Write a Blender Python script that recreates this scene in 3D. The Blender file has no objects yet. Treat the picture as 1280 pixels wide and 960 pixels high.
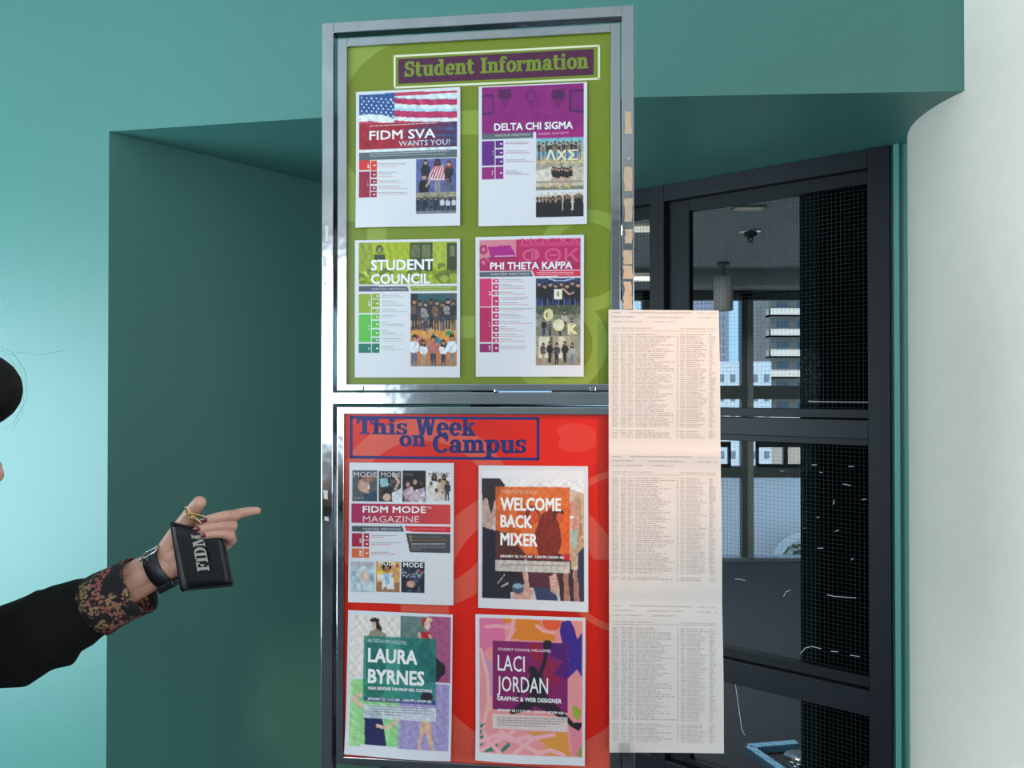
import bpy, bmesh, math, random
import numpy as np
from mathutils import Vector, Matrix
random.seed(7); np.random.seed(7)
S = bpy.context.scene; COL = S.collection
# ------------------------------------------------------------------ camera, world, lights, exposure
F = 961.0; EYE = 1.55; PITCH = math.radians(0.5)
cd = bpy.data.cameras.new('camera'); cam = bpy.data.objects.new('camera', cd); COL.objects.link(cam)
cam.location = (0, 0, EYE); cam.rotation_euler = (math.pi/2+PITCH, 0, 0)
cd.sensor_width = 36; cd.lens = F/1280*36; cd.clip_start = .02; cd.clip_end = 900
S.camera = cam
S.view_settings.view_transform = 'Standard'; S.view_settings.look = 'None'
S.view_settings.gamma = 1; S.view_settings.use_curve_mapping = False; S.view_settings.exposure = 0.2
w = bpy.data.worlds.new('sky'); S.world = w; w.use_nodes = True
nt = w.node_tree; bg = nt.nodes['Background']
tc = nt.nodes.new('ShaderNodeTexCoord'); sx = nt.nodes.new('ShaderNodeSeparateXYZ'); cr = nt.nodes.new('ShaderNodeValToRGB')
nt.links.new(tc.outputs['Generated'], sx.inputs[0]); nt.links.new(sx.outputs['Z'], cr.inputs[0]); nt.links.new(cr.outputs[0], bg.inputs[0])
cr.color_ramp.elements[0].position = 0.0; cr.color_ramp.elements[0].color = (.42, .70, 1, 1)
cr.color_ramp.elements[1].position = 0.5; cr.color_ramp.elements[1].color = (.58, .70, .95, 1)
bg.inputs[1].default_value = 1.1
def lamp(name, kind, loc, target, energy, color, size=(1, 1), **kw):
    d = bpy.data.lights.new(name, kind); o = bpy.data.objects.new(name, d); COL.objects.link(o)
    o.location = loc; o.rotation_euler = (Vector(target)-Vector(loc)).to_track_quat('-Z', 'Y').to_euler()
    d.energy = energy; d.color = color
    if kind == 'AREA': d.shape = 'RECTANGLE'; d.size, d.size_y = size
    for k, v in kw.items(): setattr(d, k, v)
    return o
lamp('sunlight', 'SUN', (0, -20, 60), (6, 40, 0), 4.2, (1, .95, .86), angle=.01)
lamp('daylight_side_window', 'AREA', (-3.42, .35, 1.05), (0, .35, 1.05), 190, (.70, .90, 1), (3.0, 1.9))
lamp('daylight_rear_window', 'AREA', (-2.87, -3.42, 1.93), (-2.87, 0, 1.93), 26, (.88, .94, 1), (.95, 1.65))
lamp('daylight_right_window', 'AREA', (2.95, -1.2, 1.6), (0, -1.2, 1.6), 34, (1, .93, .88), (2.4, 1.6))
lamp('rear_right_fill', 'AREA', (2.0, -3.42, 1.7), (2.0, 0, 1.7), 46, (1, .96, .90), (1.6, 1.9))  # added fill lamp to brighten the column, no window known here
lamp('ceiling_downlight', 'SPOT', (1.35, .35, 2.95), (.42, 1.45, 1.64), 185, (1, .50, .18), spot_size=math.radians(18), spot_blend=.9, shadow_soft_size=.05)
lamp('inner_room_fill', 'AREA', (.55, 4.7, 2.56), (.55, 4.7, 0), 46, (1, .93, .85), (.6, .6))  # unseen fill lamp added to brighten the room behind the glass
# ------------------------------------------------------------------ pixel to point
def ray(px, py):
    x = (px-640)/F; y = (480-py)/F
    c, s = math.cos(PITCH), math.sin(PITCH)
    return Vector((x, c-y*s, y*c+s))
def at(px, py, Y): r = ray(px, py); return Vector((0, 0, EYE))+r*(Y/r.y)
def onplane(px, py, P, N):
    r = ray(px, py); O = Vector((0, 0, EYE)); return O+r*((Vector(P)-O).dot(N)/r.dot(N))
def atz(px, py, z): r = ray(px, py); return Vector((0, 0, EYE))+r*((z-EYE)/r.z)
# ------------------------------------------------------------------ materials
def lin(c):
    c = np.asarray(c, float)/255.; return np.where(c <= .04045, c/12.92, ((c+.055)/1.055)**2.4)
MC = {}
def mat(name, rgb=None, rough=.5, metal=0., linear=None, noise=0., nscale=20., bump=0., bscale=60., emit=0., spec=None, stretch=None, coat=0.):
    if name in MC: return MC[name]
    m = bpy.data.materials.new(name); m.use_nodes = True; t = m.node_tree; b = t.nodes['Principled BSDF']
    col = tuple(linear) if linear is not None else tuple(lin(rgb))
    b.inputs['Base Color'].default_value = (*col, 1); b.inputs['Roughness'].default_value = rough; b.inputs['Metallic'].default_value = metal
    if spec is not None: b.inputs['Specular IOR Level'].default_value = spec
    if coat: b.inputs['Coat Weight'].default_value = coat; b.inputs['Coat Roughness'].default_value = .05
    if emit: b.inputs['Emission Color'].default_value = (*col, 1); b.inputs['Emission Strength'].default_value = emit
    co = t.nodes.new('ShaderNodeTexCoord'); mp = t.nodes.new('ShaderNodeMapping'); t.links.new(co.outputs['Object'], mp.inputs[0])
    if stretch: mp.inputs['Scale'].default_value = stretch
    n = t.nodes.new('ShaderNodeTexNoise'); n.inputs['Scale'].default_value = nscale; n.inputs['Detail'].default_value = 5; t.links.new(mp.outputs[0], n.inputs['Vector'])
    mx = t.nodes.new('ShaderNodeMix'); mx.data_type = 'RGBA'; k = noise or .04
    mx.inputs[6].default_value = (*[c*(1-k) for c in col], 1); mx.inputs[7].default_value = (*[min(1, c*(1+k)) for c in col], 1)
    t.links.new(n.outputs[0], mx.inputs[0]); t.links.new(mx.outputs[2], b.inputs['Base Color'])
    if bump:
        n2 = t.nodes.new('ShaderNodeTexNoise'); n2.inputs['Scale'].default_value = bscale; t.links.new(mp.outputs[0], n2.inputs['Vector'])
        bp = t.nodes.new('ShaderNodeBump'); bp.inputs['Strength'].default_value = bump; bp.inputs['Distance'].default_value = .01
        t.links.new(n2.outputs[0], bp.inputs['Height']); t.links.new(bp.outputs[0], b.inputs['Normal'])
    MC[name] = m; return m
def attr_mat(name, rough=.55, coat=0.):
    m = bpy.data.materials.new(name); m.use_nodes = True; t = m.node_tree; b = t.nodes['Principled BSDF']
    a = t.nodes.new('ShaderNodeAttribute'); a.attribute_name = 'ink'; t.links.new(a.outputs['Color'], b.inputs['Base Color'])
    b.inputs['Roughness'].default_value = rough; b.inputs['Coat Weight'].default_value = coat
    return m
teal = mat('teal_paint', linear=(.060, .198, .172), rough=.42, noise=.03, nscale=2, bump=.04, bscale=180)
teal_trim = mat('teal_trim_paint', linear=(.085, .29, .25), rough=.35)
white_wall = mat('white_column_paint', linear=(.84, .76, .66), rough=.6, bump=.03, bscale=150)
off_white = mat('off_white_wall_paint', linear=(.75, .75, .73), rough=.8)
dark_floor = mat('charcoal_carpet', linear=(.035, .038, .045), rough=.95, noise=.4, nscale=180, bump=.3, bscale=400)
ceil_m = mat('ceiling_tile_paint', linear=(.72, .72, .70), rough=.9, noise=.08, nscale=60)
chrome = mat('polished_chrome', linear=(.42, .44, .46), rough=.12, metal=1, noise=.18, nscale=14, bump=.07, bscale=18)
chrome_dim = mat('brushed_chrome', linear=(.42, .44, .46), rough=.22, metal=1, noise=.15, nscale=25, bump=.08, bscale=40)
alu = mat('dark_anodised_aluminium', linear=(.009, .011, .014), rough=.45, metal=0., spec=.22, noise=.05)
alu2 = mat('dark_sash_aluminium', linear=(.006, .008, .010), rough=.45, metal=0., spec=.2)
black = mat('black_rubber', linear=(.006, .006, .007), rough=.6)
sky_frame = mat('grey_green_window_frame', linear=(.09, .115, .115), rough=.5)
def glass_mat(name, tint, gl):
    m = bpy.data.materials.new(name); m.use_nodes = True; t = m.node_tree; t.nodes.clear()
    o = t.nodes.new('ShaderNodeOutputMaterial'); a = t.nodes.new('ShaderNodeBsdfTransparent'); g = t.nodes.new('ShaderNodeBsdfGlossy'); mx = t.nodes.new('ShaderNodeMixShader')
    f = t.nodes.new('ShaderNodeFresnel'); f.inputs[0].default_value = gl
    a.inputs[0].default_value = (*tint, 1); g.inputs['Roughness'].default_value = .02
    t.links.new(f.outputs[0], mx.inputs[0]); t.links.new(a.outputs[0], mx.inputs[1]); t.links.new(g.outputs[0], mx.inputs[2]); t.links.new(mx.outputs[0], o.inputs[0]); return m
glass = glass_mat('clear_wired_glass', (.88, .93, .93), 1.05)
glass_out = glass_mat('clear_window_glass', (.97, .98, 1), 1.1)
# ------------------------------------------------------------------ mesh helpers
def link(name, me, m=None, parent=None, loc=None, rz=0):
    o = bpy.data.objects.new(name, me); COL.objects.link(o)
    if m is not None and me is not None: me.materials.append(m)
    if parent is not None: o.parent = parent
    if loc is not None: o.location = loc
    if rz: o.rotation_euler[2] = rz
    return o
def mesh(name, v, f, m=None, parent=None, smooth=False, loc=None, rz=0):
    me = bpy.data.meshes.new(name); me.from_pydata([tuple(p) for p in v], [], f); me.update()
    if smooth: me.polygons.foreach_set('use_smooth', [True]*len(me.polygons))
    return link(name, me, m, parent, loc, rz)
def tag(o, label=None, cat=None, group=None, kind=None):
    if label: o['label'] = label
    if cat: o['category'] = cat
    if group: o['group'] = group
    if kind: o['kind'] = kind
    return o
def empty(name, loc, rz=0):
    o = bpy.data.objects.new(name, None); COL.objects.link(o); o.location = loc; o.rotation_euler[2] = rz; o.empty_display_size = .1; return o
class MB:
    def __init__(s): s.v = []; s.f = []
    def add(s, v, f):
        k = len(s.v); s.v += [tuple(p) for p in v]; s.f += [tuple(i+k for i in q) for q in f]; return s
    def box(s, a, b, T=None):
        x0, y0, z0 = a; x1, y1, z1 = b
        v = [Vector(p) for p in ((x0,y0,z0),(x1,y0,z0),(x1,y1,z0),(x0,y1,z0),(x0,y0,z1),(x1,y0,z1),(x1,y1,z1),(x0,y1,z1))]
        if T: v = [T(p) for p in v]
        return s.add(v, [(0,3,2,1),(4,5,6,7),(0,1,5,4),(1,2,6,5),(2,3,7,6),(3,0,4,7)])
    def tube(s, pts, rs, n=12, cap=True):
        pts = [Vector(p) for p in pts]; rs = rs if hasattr(rs, '__len__') else [rs]*len(pts)
        u = None; k = len(s.v)
        for i, p in enumerate(pts):
            d = (pts[min(i+1, len(pts)-1)]-pts[max(i-1, 0)]).normalized()
            if u is None: u = d.orthogonal().normalized()
            u = (u-d*u.dot(d)).normalized(); w_ = d.cross(u)
            for j in range(n):
                a = 2*math.pi*j/n; s.v.append(tuple(p+(u*math.cos(a)+w_*math.sin(a))*rs[i]))
        for i in range(len(pts)-1):
            for j in range(n): s.f.append((k+i*n+j, k+i*n+(j+1)%n, k+(i+1)*n+(j+1)%n, k+(i+1)*n+j))
        if cap: s.f.append(tuple(k+j for j in reversed(range(n)))); s.f.append(tuple(k+(len(pts)-1)*n+j for j in range(n)))
        return s
    def capsule(s, a, b, ra, rb, n=16):
        a, b = Vector(a), Vector(b); d = (b-a); L = d.length; d = d.normalized() if L > 1e-6 else Vector((0,0,1))
        P, R = [], []
        for i in range(6): t = math.pi/2*(1-i/5.); P.append(a-d*ra*math.sin(t)); R.append(max(1e-4, ra*math.cos(t)))
        for i in range(6): t = math.pi/2*(i/5.); P.append(b+d*rb*math.sin(t)); R.append(max(1e-4, rb*math.cos(t)))
        return s.tube(P, R, n)
    def chain(s, pts, n=16):
        for (a, ra), (b, rb) in zip(pts, pts[1:]): s.capsule(a, b, ra, rb, n)
        return s
    def ellipsoid(s, c, r, rot=None, n=16, m=10):
        k = len(s.v); rot = rot or Matrix.Identity(3); c = Vector(c)
        for i in range(m+1):
            t = math.pi*i/m
            for j in range(n):
                a = 2*math.pi*j/n; sr = max(math.sin(t), 1e-3)
                s.v.append(tuple(c+rot@Vector((r[0]*sr*math.cos(a), r[1]*sr*math.sin(a), r[2]*math.cos(t)))))
        for i in range(m):
            for j in range(n): s.f.append((k+i*n+j, k+(i+1)*n+j, k+(i+1)*n+(j+1)%n, k+i*n+(j+1)%n))
        s.f.append(tuple(k+j for j in range(n))); s.f.append(tuple(k+m*n+j for j in reversed(range(n))))
        return s
    def build(s, name, m, parent=None, smooth=False, bevel=0, loc=None, rz=0):
        o = mesh(name, s.v, s.f, m, parent, smooth, loc, rz)
        if bevel: b = o.modifiers.new('bevel', 'BEVEL'); b.width = bevel; b.segments = 2; b.limit_method = 'ANGLE'
        return o
def prism(poly, z0, z1):
    n = len(poly); v = [(x, y, z0) for x, y in poly]+[(x, y, z1) for x, y in poly]
    return v, [tuple(reversed(range(n))), tuple(range(n, 2*n))]+[(i, (i+1)%n, n+(i+1)%n, n+i) for i in range(n)]
def wallseg(name, a, b, z0, z1, m, t=.08, parent=None, back=1):
    """upright slab whose visible face runs from a to b; thickness goes to the far side"""
    a, b = Vector(a), Vector(b); d = (b-a).normalized(); n = Vector((-d.y, d.x))*t*back
    v, f = prism([(a.x, a.y), (b.x, b.y), ((b+n).x, (b+n).y), ((a+n).x, (a+n).y)], z0, z1)
    o = mesh(name, v, f, m, parent); return o
def struct(o, label=None): o['kind'] = 'structure'; (label and o.__setitem__('label', label)); return o
# ------------------------------------------------------------------ structure: teal wall, alcove, column
ZS = EYE+.8; ZC = 3.0
P0 = Vector((-3.5, 2.72)); P1 = Vector((-1.243, 2.365)); P2 = Vector((.34, 2.088)); P3 = Vector((1.207, 2.045)); P4 = Vector((1.45, 2.033))
CC = Vector((1.72, 2.18)); CR = .53
CORN = Vector((-.18, 3.60)); WA = Vector((1.24, 2.51)); WD = Vector((-.793, .609)).normalized(); JE = WA-WD*.12
struct(wallseg('wall_left', P0, P1, 0, ZC, teal, .02), 'teal painted wall left of the alcove')
# header above alcove as one solid whose underside is the soffit
v, f = prism([tuple(P1), tuple(P2), tuple(P3), tuple(P4), (1.5, 2.6), tuple(WA+Vector((.1, .1))), (WA.x, WA.y), tuple(CORN), ], ZS, ZC)
struct(mesh('wall_header', v, f, teal), 'teal header wall and soffit over the alcove')
struct(wallseg('wall_alcove', P1, CORN, 0, ZS, teal, .03), 'dark teal side wall of the alcove behind the display sign')
sd = (CORN-P1).normalized()
sp = Vector(P1)+sd*.36
mb = MB(); mb.box((-.004, -.0006, 0), (.004, .01, ZS), None)
struct(mb.build('trim_1', teal, None, loc=(sp.x, sp.y, 0), rz=math.atan2(sd.y, sd.x)), 'narrow joint strip on the alcove side wall')
struct(wallseg('wall_window_jamb', WA-Vector((-.609, -.793))*.05, JE-Vector((-.609, -.793))*.05, 0, ZS, teal, .05, back=-1), 'teal jamb between the black window and the white column')
def wpt(px): # parameter along window line
    r = (px-640)/F; return (WA.x-r*WA.y)/(r*WD.y-WD.x)
WN = Vector((WD.y, -WD.x)); WN = WN if WN.y < 0 else -WN     # towards camera
def strip(name, pxa, pxb, z0, z1, out, m, parent=None):
    a = WA+WD*wpt(pxa); b = WA+WD*wpt(pxb)
    q = [a-WN*.05, b-WN*.05, b+WN*out, a+WN*out]
    v, f = prism([tuple(p) for p in q], z0, z1); return mesh(name, v, f, m, parent)
struct(strip('trim_2', 1119, 1126, 0, ZS, .015, teal_trim), 'light teal square trim beside the black window')
mb = MB(); n = 96
v, f = prism([(CC.x+CR*math.cos(2*math.pi*i/n), CC.y+CR*math.sin(2*math.pi*i/n)) for i in range(n)], 0, ZC)
o = mesh('column', v, f, white_wall, None, True); struct(o, 'round white column at the right edge')
es = o.modifiers.new('es', 'EDGE_SPLIT'); es.split_angle = math.radians(40)
v, f = prism([(-3.6, -3.6), (3.2, -3.6), (3.2, 2.6), (1.5, 2.6), (1.24, 2.51), (-.18, 3.6), (-3.6, 3.6)], -.1, 0)
struct(mesh('floor', v, f, dark_floor))
v, f = prism([(-3.6, -3.6), (3.2, -3.6), (3.2, 2.7), (1.5, 2.7), (-3.6, 3.7)], ZC, ZC+.1)
struct(mesh('ceiling', v, f, ceil_m))
def holed_wall(name, L, H, x0, x1, z0, z1, T, m):
    mb = MB()
    for a, b in (((0, 0, 0), (L, .12, z0)), ((0, 0, z1), (L, .12, H)), ((0, 0, z0), (x0, .12, z1)), ((x1, 0, z0), (L, .12, z1))): mb.box(a, b, T)
    return struct(mb.build(name, m))
holed_wall('wall_side', 6.3, ZC, 2.35, 5.4, .08, 2.05, lambda p: Vector((-3.5-p.y, -3.5+p.x, p.z)), off_white)
mb = MB(); TB = lambda p: Vector((-3.5+p.x, -3.5-p.y, p.z))
for a, b in (((0, 0, 0), (6.6, .12, .75)), ((0, 0, 2.78), (6.6, .12, ZC)), ((0, 0, .75), (.13, .12, 2.78)), ((.13, 0, .75), (1.13, .12, 1.08)), ((1.13, 0, .75), (4.7, .12, 2.78)), ((6.3, 0, .75), (6.6, .12, 2.78)), ((4.7, 0, 2.65), (6.3, .12, 2.78))): mb.box(a, b, TB)
struct(mb.build('wall_back', mat('grey_rear_wall', linear=(.32, .33, .33), rough=.8)))
holed_wall('wall_right', 6.1, ZC, 1.05, 3.55, .75, 2.45, lambda p: Vector((3.0+p.y, -3.5+p.x, p.z)), off_white)
def room_window(name, T, x0, x1, z0, z1, n):
    r = empty(name, T(Vector((x0, .06, z0)))); inv = -r.location
    for i in range(n+1):
        x = x0+(x1-x0)*i/n; mb = MB(); mb.box((x-.02, .05, z0), (x+.02, .10, z1), lambda p: T(p)+inv); mb.build('mullion', sky_frame, r)
    for z in (z0, z1): mb = MB(); mb.box((x0, .05, z-.02), (x1, .10, z+.02), lambda p: T(p)+inv); mb.build('window_rail', sky_frame, r)
    struct(r)
room_window('window_2', lambda p: Vector((-3.5-p.y, -3.5+p.x, p.z)), 2.35, 5.4, .08, 2.05, 3)
room_window('window_3', lambda p: Vector((-3.5+p.x, -3.5-p.y, p.z)), .13, 1.13, 1.08, 2.78, 1)
room_window('fill_window', lambda p: Vector((-3.5+p.x, -3.5-p.y, p.z)), 4.7, 6.3, .75, 2.65, 2)  # unseen frame added around the rear right fill lamp
room_window('window_4', lambda p: Vector((3.0+p.y, -3.5+p.x, p.z)), 1.05, 3.55, .75, 2.45, 2)
# ------------------------------------------------------------------ window_1: black framed wired glass
win = empty('window_1', (WA.x, WA.y, 0)); struct(win, 'black aluminium window wall of wired glass right of the sign')
TW = lambda p: Vector((WD.x*p.x+WN.x*-p.y, WD.y*p.x+WN.y*-p.y, p.z))   # x along wall from right end, y into the room behind
LW = (CORN-WA).length
def wb(name, s0, s1, y0, y1, z0, z1, m, bev=.002):
    mb = MB(); mb.box((s0, y0, z0), (s1, y1, z1), TW); return mb.build(name, m, win, bevel=bev)
def zt(px, py): s = wpt(px); Y = WA.y+WD.y*s; return at(px, py, Y).z
sR = 0.0; sRi = wpt(1087); sPL = wpt(815); sPR = wpt(833)
glz = [(zt(1087, 512), zt(1087, 228)), (zt(1085, 848), zt(1085, 558)), (.14, zt(1085, 894))]
wb('stile', sR, sRi, -.02, .06, 0, ZS, alu); wb('stile', LW-.08, LW, -.02, .06, 0, ZS, alu)
wb('post', sPR, sPL, -.02, .08, 0, ZS, alu)
zi = zt(1088, 211)
wb('head_rail', sRi, LW-.08, -.018, .06, zi, ZS, alu)
wb('middle_rail', sRi, LW-.08, -.014, .06, zt(1085, 549), zt(1085, 525), alu)
wb('lower_rail', sRi, LW-.08, -.014, .06, zt(1085, 894), zt(1085, 862), alu)
wb('sill_rail', sRi, LW-.08, -.018, .06, 0, .12, alu)
spk = mat('white_sparkle', linear=(.9, .92, .95), rough=.4, emit=0)  # white for the sparkles of reflected light on the glass
def sash(s0, s1, z0, z1, wl, wr, wt, wbt):
    # four members, set back from the front frame
    for a, b, c, d in ((s0, s0+wr, z0-wbt, z1+wt), (s1-wl, s1, z0-wbt, z1+wt)): wb('sash_stile', a, b, .014, .05, c, d, alu2)
    wb('sash_rail', s0+wr, s1-wl, .012, .05, z1, z1+wt, alu2); wb('sash_rail', s0+wr, s1-wl, .012, .05, z0-wbt, z0, alu2)
    wb('glass_pane', s0+wr, s1-wl, .033, .039, z0, z1, glass, 0)
    mb = MB(); sp = .0145; x = s0+wr+.006
    while x < s1-wl: mb.box((x, .0355, z0), (x+.0006, .0361, z1), TW); x += sp
    z = z0+.004
    while z < z1: mb.box((s0+wr, .0355, z), (s1-wl, .0361, z+.0006), TW); z += sp
    o = mb.build('wire_mesh', mat('glass_wire', linear=(.035, .043, .043), rough=.7, metal=0.), win); o['kind'] = 'stuff'
gL = wpt(860)
for (z0, z1), (wt, wbt) in zip(glz, ((zi-zt(1087, 228), .031), (.024, .036), (.0, .02))):
    sash(sRi, sPR, z0, z1, sPR-gL, .006, max(wt, .004), wbt)
    sash(sPL, LW-.08, z0, z1, .02, .004, max(wt, .004), wbt)
def sparkle(pts, wd=.0007):
    P = []
    for x, y in pts:
        s = wpt(x); q = WA+WD*s; P.append(Vector((q.x, q.y, at(x, y, q.y).z))+Vector((WN.x, WN.y, 0))*-.0315-win.location)
    mb = MB(); mb.tube(P, wd, 5); mb.build('glass_sparkle', spk, win)  # each sparkle of light is modelled as a thin white tube
for p in ([(1006, 709), (1030, 716), (1085, 741)],): 
    pass
for p in ([(1030, 746), (1040, 748), (1052, 749), (1066, 750)], [(1038, 632), (1039, 626)], [(1011, 582), (1017, 582)], [(1057, 584), (1064, 584)], [(1021, 591), (1024, 592)],
          [(1040, 666), (1045, 664)], [(1018, 687), (1025, 687)], [(1060, 702), (1063, 700)], [(1074, 626), (1080, 625)], [(1017, 648), (1020, 648)],
          [(996, 820), (1002, 813), (1010, 811), (1022, 814)], [(1034, 817), (1043, 818)], [(1058, 822), (1070, 824)], [(970, 872), (972, 866)],
          [(914, 726), (920, 726), (927, 728)], [(975, 748), (978, 742), (984, 740)], [(971, 589), (976, 590)], [(1007, 502), (1085, 503)], [(1050, 606), (1060, 608)], [(913, 850), (918, 885), (922, 915), (926, 923)]):
    sparkle(p)
mb = MB(); a = onplane(1000, 706, (WA.x, WA.y, 0), Vector((WN.x, WN.y, 0))); 
# ------------------------------------------------------------------ room beyond the wired glass
Z2 = 2.60; YB = 7.0; XL = -.12; XR = 3.6
carpet = mat('blue_grey_carpet', linear=(.045, .055, .075), rough=.95, noise=.4, nscale=120, bump=.2, bscale=300)
wl0 = WA+WD*((WA.x-XL)/.793)
poly = [(WA.x+.03, WA.y+.02), (3.6, 4.3), (XR, YB), (XL, YB), (XL, wl0.y+.05)]
v, f = prism(poly, -.1, 0); struct(mesh('floor_inner', v, f, carpet))
v, f = prism([(WA.x, WA.y+.1), (3.6, 4.2), (XR, YB), (XL, YB), (XL, wl0.y+.1)], Z2, Z2+.1); struct(mesh('ceiling_inner', v, f, mat('inner_ceiling_board', linear=(.78, .79, .78), rough=.85, noise=.12, nscale=5)))
struct(wallseg('wall_inner_left', (XL, wl0.y+.08), (XL, YB), 0, Z2, mat('inner_wall_paint', linear=(.10, .11, .11), rough=.8), .05))
struct(wallseg('wall_above_window', Vector((WA.x, WA.y+.11)), Vector((XL, wl0.y+.11)), ZS-.005, Z2, mat('dark_board', linear=(.05, .05, .05), rough=.8), .03, back=-1))
struct(wallseg('wall_inner_right', (1.38, 2.40), (3.6, 4.3), 0, Z2, mat('dark_board'), .05, back=-1)); struct(wallseg('wall_inner_right', (3.6, 4.3), (XR, YB), 0, Z2, mat('inner_wall_paint'), .05, back=-1))
# dark partition, square to the glass
ps = WA+WD*(wpt(995)); pa = ps-WN*.045; pb = pa-WN*3.2
dkw = mat('near_black_partition', linear=(.004, .006, .006), rough=.8, spec=0.)
struct(wallseg('wall_partition', pa, pb, 0, Z2, dkw, .06, back=-1), 'near black partition meeting the wired glass')
prt = mat('pale_blue_rail', linear=(.16, .30, .36), rough=.4)
# thin rail fixed on the partition
q1 = onplane(1010, 709, (pa.x, pa.y, 0), Vector((-WN.y, WN.x, 0))); q2 = onplane(1085, 742, (pa.x, pa.y, 0), Vector((-WN.y, WN.x, 0)))
nn = Vector((-WN.y, WN.x, 0)); nn = nn if nn.dot(Vector((-1, 0, 0))) > 0 else -nn
mb = MB(); mb.tube([q1+nn*.02, q2+nn*.02], .006, 8)
mb.box((-.012, -.012, -.012), (.012, .012, .012), lambda p: p+q1+nn*.01); mb.box((-.012, -.012, -.012), (.012, .012, .012), lambda p: p+q2+nn*.01)
tag(mb.build('wall_rail', prt), 'pale blue slanting rail on the black partition behind glass', 'rail')
# ceiling edges, sprinkler, cylinder lamp
mb = MB(); mb.box((XL, YB-.35, 2.46), (XR, YB, Z2)); struct(mb.build('trim_3', mat('bulkhead_paint', linear=(.6, .63, .62), rough=.8)), 'bulkhead over the far windows')
sp = atz(938, 289, Z2); spr = empty('sprinkler', sp)
mb = MB(); mb.tube([(0, 0, 0), (0, 0, -.006), (0, 0, -.012)], [.075, .07, .045], 24); mb.build('escutcheon', mat('white_plate', linear=(.9, .9, .9), rough=.15, metal=1), spr, True)
mb = MB(); mb.tube([(0, 0, -.01), (0, 0, -.03), (0, 0, -.035), (0, 0, -.05)], [.045, .04, .02, .018], 16)
mb.tube([(.015, 0, -.03), (.018, 0, -.05), (0, 0, -.07)], .004, 6); mb.tube([(-.015, 0, -.03), (-.018, 0, -.05), (0, 0, -.07)], .004, 6); mb.tube([(0, 0, -.068), (0, 0, -.072)], [.022, .022], 12)
mb.build('sprinkler_head', black, spr); tag(spr, 'ceiling fire sprinkler with round white plate behind the wired glass', 'sprinkler')
cl = at(904, 345, 6.3); cl.z = Z2; pl = empty('cylinder_lamp', cl)
mb = MB(); mb.tube([(0, 0, 0), (0, 0, -.02), (0, 0, -.021), (0, 0, -.13)], [.05, .05, .012, .012], 20); mb.build('canopy', mat('lamp_grey', linear=(.2, .21, .21), rough=.5), pl)
mb = MB(); mb.tube([(0, 0, -.12), (0, 0, -.39), (0, 0, -.395)], [.078, .078, .07], 32); mb.build('lamp_body', mat('lamp_pale_grey', linear=(.7, .72, .7), rough=.5), pl, True)
tag(pl, 'grey cylinder lamp hanging from the ceiling behind the glass', 'lamp')
lp = empty('ceiling_light', atz(936, 258, Z2)); mb = MB(); mb.box((-.09, -.04, -.012), (.09, .04, 0)); mb.build('light_frame', mat('lamp_grey'), lp)
mb = MB(); mb.box((-.08, -.03, -.016), (.08, .03, -.012)); mb.build('diffuser', mat('dim_warm_diffuser', linear=(.8, .7, .5), emit=.1), lp); tag(lp, 'small dim rectangular ceiling light nearest the window top', 'ceiling light')
for (y, Yd, lab) in ((284, 4.9, 'upper white strip light seen left of the window post'), (346, 5.6, 'lower white strip light seen left of the window post')):
    a = at(788, y, Yd); b = at(822, y+5, Yd); r = empty('strip_light', (a+b)/2); h = (b-a)/2
    mb = MB(); mb.box((-h.x, -.02, .014), (h.x, .03, .04)); mb.build('housing', mat('lamp_grey'), r)
    mb = MB(); mb.box((-h.x, -.025, -.014), (h.x, .03, .014)); mb.build('diffuser', mat('strip_diffuser', linear=(.85, .82, .70), emit=.7), r)
    for dx in (-h.x*.7, h.x*.7): mb = MB(); mb.tube([(dx, 0, .04), (dx, 0, Z2-r.location.z)], .003, 6); mb.build('rod', black, r)
    tag(r, lab, 'strip light', 'strip lights behind the glass')
# far glazing wall
fw = empty('window_5', (XL, YB, 0)); struct(fw, 'far glazed wall of the room behind the wired glass')
def fb(name, pxa, pya, pxb, pyb, d0=0., d1=.08, m=None):
    a = at(pxa, pya, YB); b = at(pxb, pyb, YB); mb = MB()
    mb.box((min(a.x, b.x)-XL, d0, min(a.z, b.z)), (max(a.x, b.x)-XL, d1, max(a.z, b.z))); return mb.build(name, m or sky_frame, fw)
fb('mullion', 927, 345, 941, 702); fb('mullion', 803, 345, 815, 702); fb('mullion', 1040, 345, 1052, 702)
fb('window_rail', 690, 345, 1090, 375); fb('window_rail', 690, 482, 1090, 499, -.01); fb('window_rail', 690, 583, 1090, 597, -.01); fb('window_rail', 690, 697, 1090, 709, -.02, .12, mat('blue_grey_sill', linear=(.28, .36, .45), rough=.4))
fb('cover_strip', 934, 375, 941, 697, -.03, 0, mat('light_grey_cover', linear=(.36, .4, .4), rough=.5))
for a, b in ((941, 1040), (815, 927)):
    for x0 in ((a+7, a+38), (a+43, min(a+95, b-6))):
        f4 = [(x0[0]-3, 552, x0[0], 584), (x0[1], 552, x0[1]+3, 584), (x0[0]-3, 552, x0[1]+3, 559), (x0[0]-3, 580, x0[1]+3, 584)]
        mb = MB()
        for q in f4:
            p, r_ = at(q[0], q[1], YB), at(q[2], q[3], YB); mb.box((p.x-XL, -.02, min(p.z, r_.z)), (r_.x-XL, .02, max(p.z, r_.z)))
        mb.build('hopper_frame', alu2, fw)
mb = MB(); mb.box((0, .03, .01), (XR-XL, .036, 2.36)); mb.build('glass_pane', glass_out, fw)
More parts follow.
